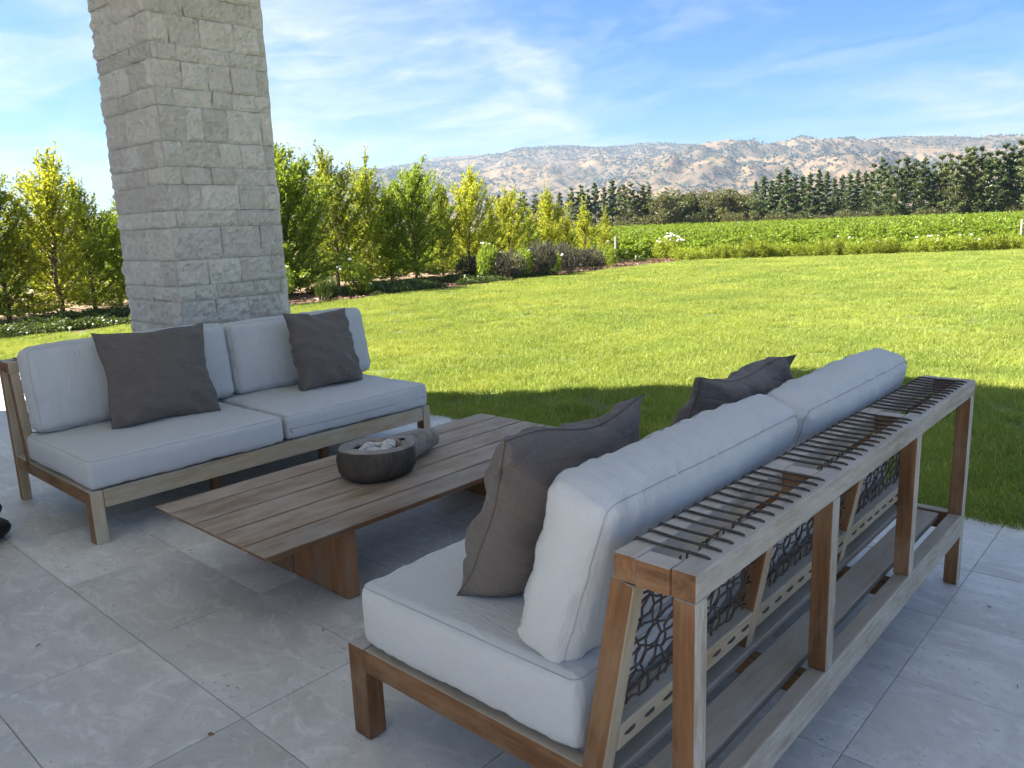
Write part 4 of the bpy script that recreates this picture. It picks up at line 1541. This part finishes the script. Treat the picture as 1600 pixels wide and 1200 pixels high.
# ------------------------------------------------------------------ scatter (stuff only)
def scatter(name, pts, rz, scl, srcs, ids, label=None, cat=None, tilt=None):
    me = bpy.data.meshes.new(name)
    pts = np.asarray(pts, dtype=np.float32)
    me.vertices.add(len(pts))
    me.vertices.foreach_set('co', pts.ravel())
    for nm, arr in (('rz', rz), ('scl', scl), ('pick', ids)):
        a = me.attributes.new(nm, 'FLOAT', 'POINT')
        a.data.foreach_set('value', np.asarray(arr, dtype=np.float32))
    o = link(name, me)
    tag(o, label, cat, None, 'stuff')
    ng = bpy.data.node_groups.new(name + '_scatter', 'GeometryNodeTree')
    ng.interface.new_socket('Geometry', in_out='INPUT', socket_type='NodeSocketGeometry')
    ng.interface.new_socket('Geometry', in_out='OUTPUT', socket_type='NodeSocketGeometry')
    gi = ng.nodes.new('NodeGroupInput')
    go = ng.nodes.new('NodeGroupOutput')

    def attr(nm):
        n = ng.nodes.new('GeometryNodeInputNamedAttribute')
        n.data_type = 'FLOAT'
        n.inputs[0].default_value = nm
        return n.outputs[0]
    join = ng.nodes.new('GeometryNodeJoinGeometry')
    rot = ng.nodes.new('ShaderNodeCombineXYZ')
    ng.links.new(attr('rz'), rot.inputs[2])
    scn = attr('scl')
    pk = attr('pick')
    for k, src in enumerate(srcs):
        oi = ng.nodes.new('GeometryNodeObjectInfo')
        oi.inputs[0].default_value = src
        cmp_ = ng.nodes.new('FunctionNodeCompare')
        cmp_.data_type = 'FLOAT'
        cmp_.operation = 'EQUAL'
        ng.links.new(pk, cmp_.inputs[0])
        cmp_.inputs[1].default_value = float(k)
        cmp_.inputs['Epsilon'].default_value = 0.1
        iop = ng.nodes.new('GeometryNodeInstanceOnPoints')
        ng.links.new(gi.outputs[0], iop.inputs['Points'])
        ng.links.new(cmp_.outputs[0], iop.inputs['Selection'])
        ng.links.new(oi.outputs['Geometry'], iop.inputs['Instance'])
        ng.links.new(rot.outputs[0], iop.inputs['Rotation'])
        ng.links.new(scn, iop.inputs['Scale'])
        ng.links.new(iop.outputs[0], join.inputs[0])
    ng.links.new(join.outputs[0], go.inputs[0])
    md = o.modifiers.new('scatter', 'NODES')
    md.node_group = ng
    return o


def source(name, me):
    return bpy.data.objects.new(name, me)      # not linked: only the scatter uses it


# ------------------------------------------------------------------ lawn grass
def tuft_mesh(seed, n, rad, hmin, hmax, w):
    g = np.random.default_rng(seed)
    a = g.uniform(0, 2 * np.pi, n)
    r = np.sqrt(g.uniform(0, 1, n)) * rad
    base = np.stack([np.cos(a) * r, np.sin(a) * r, np.full(n, -0.004)], 1)
    h = g.uniform(hmin, hmax, n)
    lean = g.normal(0, 0.42, (n, 2)) * h[:, None]
    th = g.uniform(0, np.pi, n)
    sd = np.stack([np.cos(th), np.sin(th), np.zeros(n)], 1) * (w * g.uniform(.7, 1.3, n))[:, None] / 2
    mid = base + np.concatenate([lean * 0.35, (h * 0.6)[:, None]], 1)
    tip = base + np.concatenate([lean * 1.1, h[:, None]], 1)
    V = np.stack([base - sd, base + sd, mid + sd * .8, mid - sd * .8, tip + sd * .12, tip - sd * .12], 1).reshape(-1, 3)
    i = np.arange(n) * 6
    F = np.concatenate([np.stack([i, i + 1, i + 2, i + 3], 1), np.stack([i + 3, i + 2, i + 4, i + 5], 1)])
    rn = g.random(n)
    return mesh_np('tuft', V, F, [M['grass']], True, np.concatenate([rn, rn]))


def build_grass():
    srcs = [source('tuft', tuft_mesh(300 + k, 150, 0.13, 0.026, 0.058, 0.0042)) for k in range(4)]
    srcs += [source('far_tuft', tuft_mesh(310 + k, 170, 0.26, 0.035, 0.065, 0.010)) for k in range(3)]
    g = np.random.default_rng(31)
    P, ids = [], []
    x0, x1, y0, y1 = BED_X, 8.0, -1.0, 46.0
    for (dmin, dmax, dens, a, b, cut) in ((0, 11, 62, 0, 4, 1), (11, 19, 40, 0, 4, 1), (17, 60, 17, 4, 7, 0)):
        n = int((x1 - x0) * (y1 - y0) * dens)
        p = np.stack([g.uniform(x0, x1, n), g.uniform(y0, y1, n)], 1)
        dist = np.hypot(p[:, 0], p[:, 1])
        k = (dist >= dmin) & (dist < dmax)
        D = p[:, 0] * VN.x + p[:, 1] * VN.y
        k &= D < LAWN_D - 0.05
        m = 0.05 if cut else 0.14
        k &= ~((p[:, 0] > PATIO_X0 - m) & (p[:, 1] < EDGE_Y + m))
        k &= p[:, 0] > BED_X + m
        # inside the view, with a margin
        az = np.degrees(np.arctan2(p[:, 0], p[:, 1]))
        k &= (az > -88) & (az < 12)
        P.append(p[k])
        ids.append(g.integers(a, b, k.sum()))
    # a thin ragged fringe over the terrace edge and the bed edge
    n = 700
    P.append(np.stack([g.uniform(-6, 1.5, n), g.uniform(EDGE_Y + 0.0, EDGE_Y + 0.07, n)], 1))
    ids.append(g.integers(0, 4, n))
    P, ids = np.concatenate(P), np.concatenate(ids)
    pts = np.concatenate([P, np.full((len(P), 1), -0.020)], 1)
    scatter('grass', pts, g.uniform(0, 6.28, len(P)), g.uniform(0.8, 1.25, len(P)), srcs, ids, 'short mown lawn grass, sunlit yellow-green with the porch shadow across it', 'grass')


build_grass()


# ------------------------------------------------------------------ ground cover in the bed
def build_cover():
    g = np.random.default_rng(41)
    srcs = []
    for k in range(3):
        n = 150
        a = g.uniform(0, 6.28, n)
        r = np.sqrt(g.random(n)) * 0.22
        c = np.stack([np.cos(a) * r, np.sin(a) * r, g.uniform(0.02, 0.16, n) * (1.15 - r / 0.3)], 1)
        ax = unit(g.normal(size=(n, 3)) * [1, 1, 0.5])
        s = g.uniform(.7, 1.3, n)
        srcs.append(source('cover_patch', leaf_mesh('cover_patch', c, ax, 0.055 * s, 0.032 * s, M['leaf_cover'], g)))
    P = []
    for (xa, xb, ya, yb, dens) in ((-17.3, -14.62, -4, 9.2, 17), (-16.9, -14.75, 11.2, 18.4, 18), (-17.5, -16.2, 9, 26, 4)):
        n = int((xb - xa) * (yb - ya) * dens)
        P.append(np.stack([g.uniform(xa, xb, n), g.uniform(ya, yb, n)], 1))
    P = np.concatenate(P)
    k = np.array([mnoise.noise(Vector((x * .6, y * .6, 2.0))) > -0.30 for x, y in P])
    P = P[k]
    scatter('ground_cover', np.concatenate([P, np.full((len(P), 1), -0.03)], 1), g.uniform(0, 6.28, len(P)), g.uniform(.7, 1.35, len(P)), srcs, g.integers(0, 3, len(P)), 'low leafy ground cover carpeting the bed under the young trees', 'ground cover')


build_cover()


def build_mulch():
    g = np.random.default_rng(43)
    n = 9000
    c = np.stack([g.uniform(-17.4, BED_X - 0.02, n), g.uniform(8.5, 27, n), np.full(n, -0.018)], 1)
    ax = g.normal(size=(n, 3)) * [1, 1, 0.25]
    s = g.uniform(.5, 1.5, n)
    me = leaf_mesh('mulch', c, ax, 0.07 * s, 0.028 * s, M['mulch'], g)
    tag(link('mulch', me), 'brown bark mulch and dry leaves on the planting bed', 'mulch', None, 'stuff')


M['mulch'] = mat_leaf('mulch', (0.09, 0.05, 0.03), (0.30, 0.18, 0.10), 0.0)
build_mulch()


# ------------------------------------------------------------------ vineyard
def vine_leaves(seed, n, length, L):
    g = np.random.default_rng(seed)
    x = g.uniform(-length / 2, length / 2, n)
    lump = 0.10 * np.sin(x * 5 + seed) + 0.06 * np.sin(x * 11 + 2 * seed)
    t = g.uniform(0, 2 * np.pi, n)
    r = g.uniform(.55, 1.05, n)
    y = np.cos(t) * 0.34 * r
    z = 0.93 + np.sin(t) * 0.34 * r + lump
    shoot = g.random(n) < 0.06
    z[shoot] += g.uniform(0, .28, shoot.sum())
    c = np.stack([x, y, z], 1)
    ax = unit(np.stack([g.normal(size=n), np.cos(t) + g.normal(size=n) * .6, np.sin(t) * .5 + g.normal(size=n) * .6], 1))
    s = g.uniform(.7, 1.3, n)
    return leaf_mesh('foliage', c, ax, L * s, L * 0.9 * s, M['leaf_vine'], g, 0.1)


VINE_Z = -1.0
VROT = math.atan2(VD.y, VD.x)
vt = MB()
vt.tube([(0, 0, -0.05), (0.03, 0.01, 0.3), (-0.02, 0, 0.6), (0.02, 0, 0.85)], [0.035, 0.028, 0.026, 0.02], 6)
vt.tube([(0.02, 0, 0.7), (0.3, 0.02, 0.82), (0.7, 0, 0.85)], [0.018, 0.014, 0.008], 5)
vt.tube([(0.02, 0, 0.7), (-0.3, -0.02, 0.82), (-0.7, 0, 0.85)], [0.018, 0.014, 0.008], 5)
vine_trunk = vt.mesh('trunk', M['bark'])
vine_fol = [vine_leaves(60 + k, 620, 1.7, 0.125) for k in range(3)]


def vpt(s, D, z=VINE_Z):
    p = VN * D + VD * s
    return Vector((p.x, p.y, z))


rv = random.Random(8)
nv_ = 0
for k in range(17):
    s_ = -1.5 + k * 1.5
    D = LAWN_D + 3.6
    pj = project(vpt(s_, D, 0.0))
    if pj is None or pj[0] < 930 or pj[0] > 1680:
        continue
    nv_ += 1
    o = empty('grapevine', vpt(s_, D, -0.99), f'leafy green grapevine in the front vineyard row, {ordinal(nv_)} from the weathered post', 'vine', 'front row of grapevines')
    o.rotation_euler = (0, 0, VROT + rv.uniform(-.06, .06))
    link('trunk', vine_trunk, o)
    f = link('foliage', vine_fol[k % 3], o)
    f.scale = (1, rv.uniform(.9, 1.2), rv.uniform(.98, 1.08))


def build_vineyard():
    g = np.random.default_rng(71)
    near = [source('vine', vine_leaves(80 + k, 760, 1.6, 0.115)) for k in range(3)]
    far = [source('vine_far', vine_leaves(90 + k, 480, 2.0, 0.165)) for k in range(3)]
    P, ids = [], []
    rows = [LAWN_D + 6.0] + [LAWN_D + 16.0 + 2.9 * k for k in range(39)]
    for D in rows:
        s0, s1 = -0.12 * D - 4, 0.60 * D + 6
        st = 1.3 if D < 60 else 1.6
        n = int((s1 - s0) / st)
        for k in range(n):
            s_ = s0 + k * st + g.normal() * .12
            v = vpt(s_, D + g.normal() * .06)
            P.append((v.x, v.y, VINE_Z + g.normal() * .035))
            ids.append(g.integers(0, 3) + (0 if D < 60 else 3))
    scatter('vineyard', P, VROT + g.normal(0, .05, len(P)) + (g.random(len(P)) < .5) * math.pi, g.uniform(.93, 1.08, len(P)), near + far, ids, 'rows of green grapevines filling the field beyond the lawn', 'vineyard')


build_vineyard()

# trellis posts
for k, (px, D, h, lab) in enumerate(((962, LAWN_D + 1.6, 1.05, 'tall weathered trellis post at the left corner of the vineyard'), (994, LAWN_D + 2.6, 0.62, 'short trellis post right of the tall one'), (1592, LAWN_D + 5.2, 1.45, 'trellis post at the right edge of the photo'))):
    d = raydir(px, 400)
    t = D / (d.x * VN.x + d.y * VN.y)
    zb = -0.45 if k == 0 else -0.8
    o = beam('trellis_post', None, (d.x * t, d.y * t, zb - .2), (d.x * t, d.y * t, zb + h + .3), 0.07, 0.07, (1, 0, 0), [M['post']], None, 0.01)
    tag(o, lab, 'post', 'trellis posts')


# ------------------------------------------------------------------ far trees
def conifer_meshes(seed, H, Rb, n, droop, irregular, mat):
    g = np.random.default_rng(seed)
    rr = random.Random(seed)
    mb = MB()
    mb.tube([(0, 0, -.5), (rr.uniform(-.1, .1), 0, H * .5), (0, 0, H * .98)], [H * .016, H * .010, H * .002], 5)
    C, A, S = [], [], []
    nb = 46 if not irregular else 34
    per = n // nb
    for k in range(nb):
        t = 0.05 + 0.93 * (k + rr.random()) / nb
        if irregular and rr.random() < .12:
            continue
        ln = Rb * (1 - t) ** (0.85 if not irregular else 0.78) * rr.uniform(.6, 1.15) + 0.25
        az = k * 2.399 + rr.uniform(-.4, .4)
        d = np.array([math.cos(az), math.sin(az), 0])
        z0 = t * H
        f = g.uniform(0.15, 1, per) ** 0.7
        dz = (-droop * f + (0.35 * f * f if not irregular else 0.6 * f)) * ln
        c = d[None] * (f * ln)[:, None] + np.stack([np.zeros(per), np.zeros(per), z0 + dz], 1)
        wdt = 0.32 * ln * (1.1 - 0.6 * f) + 0.12
        c += g.normal(size=(per, 3)) * np.stack([wdt * .55, wdt * .55, wdt * .30], 1)
        C.append(c)
        A.append(unit(d[None] * 1.0 + g.normal(size=(per, 3)) * .6 + [0, 0, -0.15 if not irregular else .3]))
        S.append(g.uniform(.7, 1.3, per))
    # leader
    m = 40
    C.append(np.stack([g.normal(0, .10, m), g.normal(0, .10, m), H * g.uniform(.93, 1.01, m)], 1))
    A.append(unit(g.normal(size=(m, 3)) * .4 + [0, 0, 1]))
    S.append(g.uniform(.5, .9, m))
    C, A, S = np.concatenate(C), np.concatenate(A), np.concatenate(S)
    me = leaf_mesh('crown', C, A, 0.62 * S, 0.26 * S, mat, g, 0.1)
    return mb.mesh('trunk', M['bark']), me


def round_tree_meshes(seed, H, W, n, mat):
    g = np.random.default_rng(seed)
    rr = random.Random(seed)
    mb = MB()
    mb.tube([(0, 0, -.5), (0.1, 0, H * .35), (0, .1, H * .7)], [H * .03, H * .02, H * .008], 5)
    lobes = 22
    t = g.uniform(0.18, 0.92, lobes)
    rad = W * 0.5 * np.sin(np.pi * np.clip(t, 0.1, 0.95)) ** 0.6 * np.sqrt(g.random(lobes))
    a = g.uniform(0, 6.28, lobes)
    lc = np.stack([np.cos(a) * rad, np.sin(a) * rad, t * H], 1)
    lr = g.uniform(.13, .24, lobes) * H
    i = g.integers(0, lobes, n)
    d = unit(g.normal(size=(n, 3)))
    c = lc[i] + d * (lr[i] * g.uniform(.35, 1.05, n) ** .6)[:, None] * [1, 1, .85]
    c[:, 2] = np.clip(c[:, 2], 0.1, None)
    s = g.uniform(.7, 1.3, n)
    me = leaf_mesh('crown', c, unit(d + g.normal(size=(n, 3)) * .7), 0.42 * s, 0.28 * s, mat, g, 0.1)
    return mb.mesh('trunk', M['bark']), me


PH = 14.0
spruce = [conifer_meshes(400 + k, PH, rb_, 3600, .28, False, M['needle']) for k, rb_ in enumerate((2.7, 3.1, 2.4))]
pine = [conifer_meshes(420 + k, PH, rb_, 3200, .05, True, M['needle_pale']) for k, rb_ in enumerate((3.0, 3.5, 2.7))]
RH = 8.0
broad = [round_tree_meshes(440 + k, RH, w, 3000, M['leaf_far']) for k, w in enumerate((5.6, 6.4, 5.0))]
rt = random.Random(17)


def far_tree(name, protos, ph, px, top, D, label, group, mats, wf=1.0, cat='tree'):
    p = at_dist(px, D)
    p.z = -1.05
    h = z_at(px, top, p) - p.z
    s = h / ph
    w = s * wf * rt.uniform(.9, 1.12)
    place_tree(name, rt.choice(protos), p, (w, w, s), rt.uniform(0, 6.28), M[rt.choice(mats)], M['bark'], label, cat, group)


GW = 'windbreak of trees beyond the vineyard'
left_con = [(762, 308), (780, 303), (800, 306), (818, 300), (838, 304), (856, 298), (875, 300), (893, 293), (908, 289), (919, 296), (930, 285), (944, 292), (957, 282), (968, 291), (975, 288), (986, 287), (997, 299), (1005, 289), (1014, 287)]
for k, (px, top) in enumerate(left_con):
    far_tree('pine_tree', pine + spruce[:1], PH, px, top, 176 + rt.uniform(-6, 8), f'dark pine beyond the vineyard, {ordinal(k + 1)} from the left in the clump above the hedge', GW, ['needle', 'needle_pale'], 1.0)
mid = [(1024, 302), (1036, 299), (1048, 304), (1060, 301), (1072, 297), (1083, 303), (1094, 299), (1106, 302), (1118, 297), (1130, 302), (1141, 298), (1152, 301), (1163, 300), (1172, 306)]
for k, (px, top) in enumerate(mid):
    far_tree('broadleaf_tree', broad, RH, px, top, 170 + rt.uniform(-6, 6), f'low rounded olive tree in the windbreak dip, {ordinal(k + 1)} from the left', GW, ['leaf_far', 'leaf_far', 'needle_pale'], 0.95)
right_con = [(1180, 283), (1192, 275), (1204, 281), (1216, 268), (1228, 262), (1240, 272), (1252, 274), (1264, 270), (1278, 265), (1290, 268), (1302, 277), (1314, 273), (1326, 270), (1338, 266), (1350, 268)]
right_pine = [(1362, 256), (1374, 247), (1386, 258), (1399, 250), (1412, 246), (1426, 249), (1440, 246), (1453, 258), (1466, 243), (1478, 240), (1491, 243), (1503, 231), (1514, 230), (1527, 230), (1539, 238), (1551, 236), (1563, 225), (1575, 229), (1587, 220), (1599, 228), (1613, 225), (1628, 222)]
for k, (px, top) in enumerate(right_con):
    far_tree('spruce_tree', spruce, PH, px, top, 172 + rt.uniform(-4, 6), f'dense dark green conical conifer, {ordinal(k + 1)} from the left right of the low trees', GW, ['needle'], 1.0)
for k, (px, top) in enumerate(right_pine):
    far_tree('pine_tree', pine, PH, px, top, 170 + rt.uniform(-6, 8), f'tall open-branched pine, {ordinal(k + 1)} from the left in the right part of the windbreak', GW, ['needle_pale', 'needle', 'needle_pale'], 0.92)
# undergrowth at the foot of the windbreak
for k in range(26):
    px = 770 + k * 34
    p = at_dist(px, 166 + rt.uniform(-3, 3))
    p.z = -1.05
    shrub('scrub_bush', shrub_dark, p, rt.uniform(2.6, 3.8), rt.uniform(2.2, 3.6), f'low dark bush at the foot of the windbreak, {ordinal(k + 1)} from the left', 0, None, 'bushes under the windbreak', k * .9, M['leaf_far'])


# ------------------------------------------------------------------ hills
RIDGE = [(-100, 0.8), (-75, 1.0), (-69.4, 1.25), (-64, 1.9), (-60, 2.7), (-56, 3.75), (-53, 3.85), (-49.9, 4.15), (-46.3, 4.6), (-43, 4.75), (-39.1, 5.1), (-36, 4.95), (-32.9, 5.1), (-28, 4.85), (-24.5, 4.45), (-22, 4.65), (-19, 4.5), (-16.7, 4.5), (-13.1, 4.35), (-9.8, 4.15), (-4, 4.4), (10, 4.0), (30, 3.0)]


def hill_height(az, r):
    el = float(np.interp(az, [a for a, _ in RIDGE], [e for _, e in RIDGE]))
    rr_ = 5200 + 500 * math.sin(R(az * 6))
    top = math.tan(R(el)) * rr_
    t = (r - 2100) / (rr_ - 2100)
    x, y = r * math.sin(R(az)), r * math.cos(R(az))
    p = Vector((x / 900, y / 900, 0.3))
    f = mnoise.fractal(p, 0.9, 2.1, 6)
    rid = 1 - abs(mnoise.fractal(Vector((x / 620, y / 620, 4.3)), 0.9, 2.1, 5))
    if t <= 0:
        return -3 - 2 * min(1, -t * 8)
    if t <= 1:
        e = t ** 1.12
        amp = math.sin(math.pi * min(1, t)) ** 0.8
        h = top * e + (f * 95 + (rid - 0.75) * 190) * amp
        h += 5 * mnoise.fractal(Vector((x / 120, y / 120, 9)), 0.8, 2.1, 3) * min(1, t * 4)
    else:
        h = top * (1 - (t - 1) * 0.9) + f * 40
        h = max(h, -3)
    return h


def build_hills():
    azs = np.linspace(-100, 30, 420)
    rs = np.concatenate([np.linspace(1900, 5800, 92), np.linspace(5900, 6700, 8)])
    V = []
    for a in azs:
        s, c = math.sin(R(a)), math.cos(R(a))
        for r in rs:
            V.append((r * s, r * c, hill_height(a, r) - 1.2))
    n, m = len(azs), len(rs)
    i = np.arange(n * m).reshape(n, m)
    F = np.stack([i[:-1, :-1].ravel(), i[:-1, 1:].ravel(), i[1:, 1:].ravel(), i[1:, :-1].ravel()], 1)
    o = link('hills', mesh_np('hills', V, F, [M['hills']], True))
    tag(o, kind='structure')
    # oaks dotted over the slopes
    g = np.random.default_rng(88)
    srcs = []
    for k in range(3):
        mb = MB().ball((0, 0, .42), 1, 1, .72, 7, 5)
        rr_ = random.Random(k)
        mb.v = [v * (1 + rr_.uniform(-.22, .18)) for v in mb.v]
        srcs.append(source('hill_oak', mb.mesh('hill_oak', M['leaf_hill'], True)))
    P, S = [], []
    tries = 0
    while len(P) < 80000 and tries < 330000:
        tries += 1
        a = g.uniform(-68, -4)
        r = math.sqrt(g.uniform(2300 ** 2, 5700 ** 2))
        x, y = r * math.sin(R(a)), r * math.cos(R(a))
        dn = mnoise.fractal(Vector((x / 420, y / 420, 1.1)), 0.9, 2.0, 5) * 0.75 + mnoise.noise(Vector((x / 90, y / 90, 5))) * .30
        t = (r - 2300) / 3300
        thr = 0.02 - 0.7 * max(0, t - 0.74) / 0.26 - (0.10 if t < .2 else 0) - 0.25 * max(0, min(1, (-44 - a) / 10))
        if dn < thr:
            if g.random() > 0.10:
                continue
        h = hill_height(a, r)
        P.append((x, y, h - 2.0))
        S.append(g.uniform(2.0, 5.4))
    scatter('hill_oaks', P, g.uniform(0, 6.28, len(P)), S, srcs, g.integers(0, 3, len(P)), 'dark oaks dotted over the dry golden hillsides far away', 'trees')


build_hills()


# ------------------------------------------------------------------ haze
def build_haze():
    me = box_mesh('haze', (14600, 14600, 560), [], None, 0.0)
    m = bpy.data.materials.new('haze')
    m.use_nodes = True
    nt = m.node_tree
    nt.nodes.remove(nt.nodes['Principled BSDF'])
    v = nd(nt, 'ShaderNodeVolumePrincipled', {'Color': (0.60, 0.78, 1.0, 1), 'Density': HAZE, 'Anisotropy': 0.2})
    nt.links.new(v.outputs[0], nt.nodes['Material Output'].inputs['Volume'])
    me.materials.append(m)
    o = link('haze', me)
    o.location = (0, 0, 560 / 2 - 8)
    tag(o, kind='stuff')


HAZE = 9.0e-5
build_haze()


# ------------------------------------------------------------------ dry leaves on the terrace
rl = random.Random(64)
for k, (px, py, lab) in enumerate(((1112, 1188, 'tiny dry leaf on the paving beside the rope-backed sofa, bottom of the photo'), (1590, 1075, 'tiny dry leaf on the paving at the right edge'), (1545, 950, 'tiny dry leaf on the paving right of the cord-topped sofa'), (60, 1010, 'tiny dry leaf on the paving at the far left'), (330, 1150, 'tiny dry leaf on the paving in the left foreground'), (505, 985, 'tiny dry leaf on the paving before the table leg'))):
    p = at_z(px, py, 0.0)
    g_ = np.random.default_rng(900 + k)
    me = leaf_mesh('fallen_leaf', np.zeros((1, 3)), np.array([[math.cos(k * 1.7), math.sin(k * 1.7), 0.08]]), 0.026, 0.012, M['mulch'], g_, 0.15)
    o = link('fallen_leaf', me)
    o.location = (p.x, p.y, 0.007)
    tag(o, lab, 'leaf', 'dry leaves on the terrace')
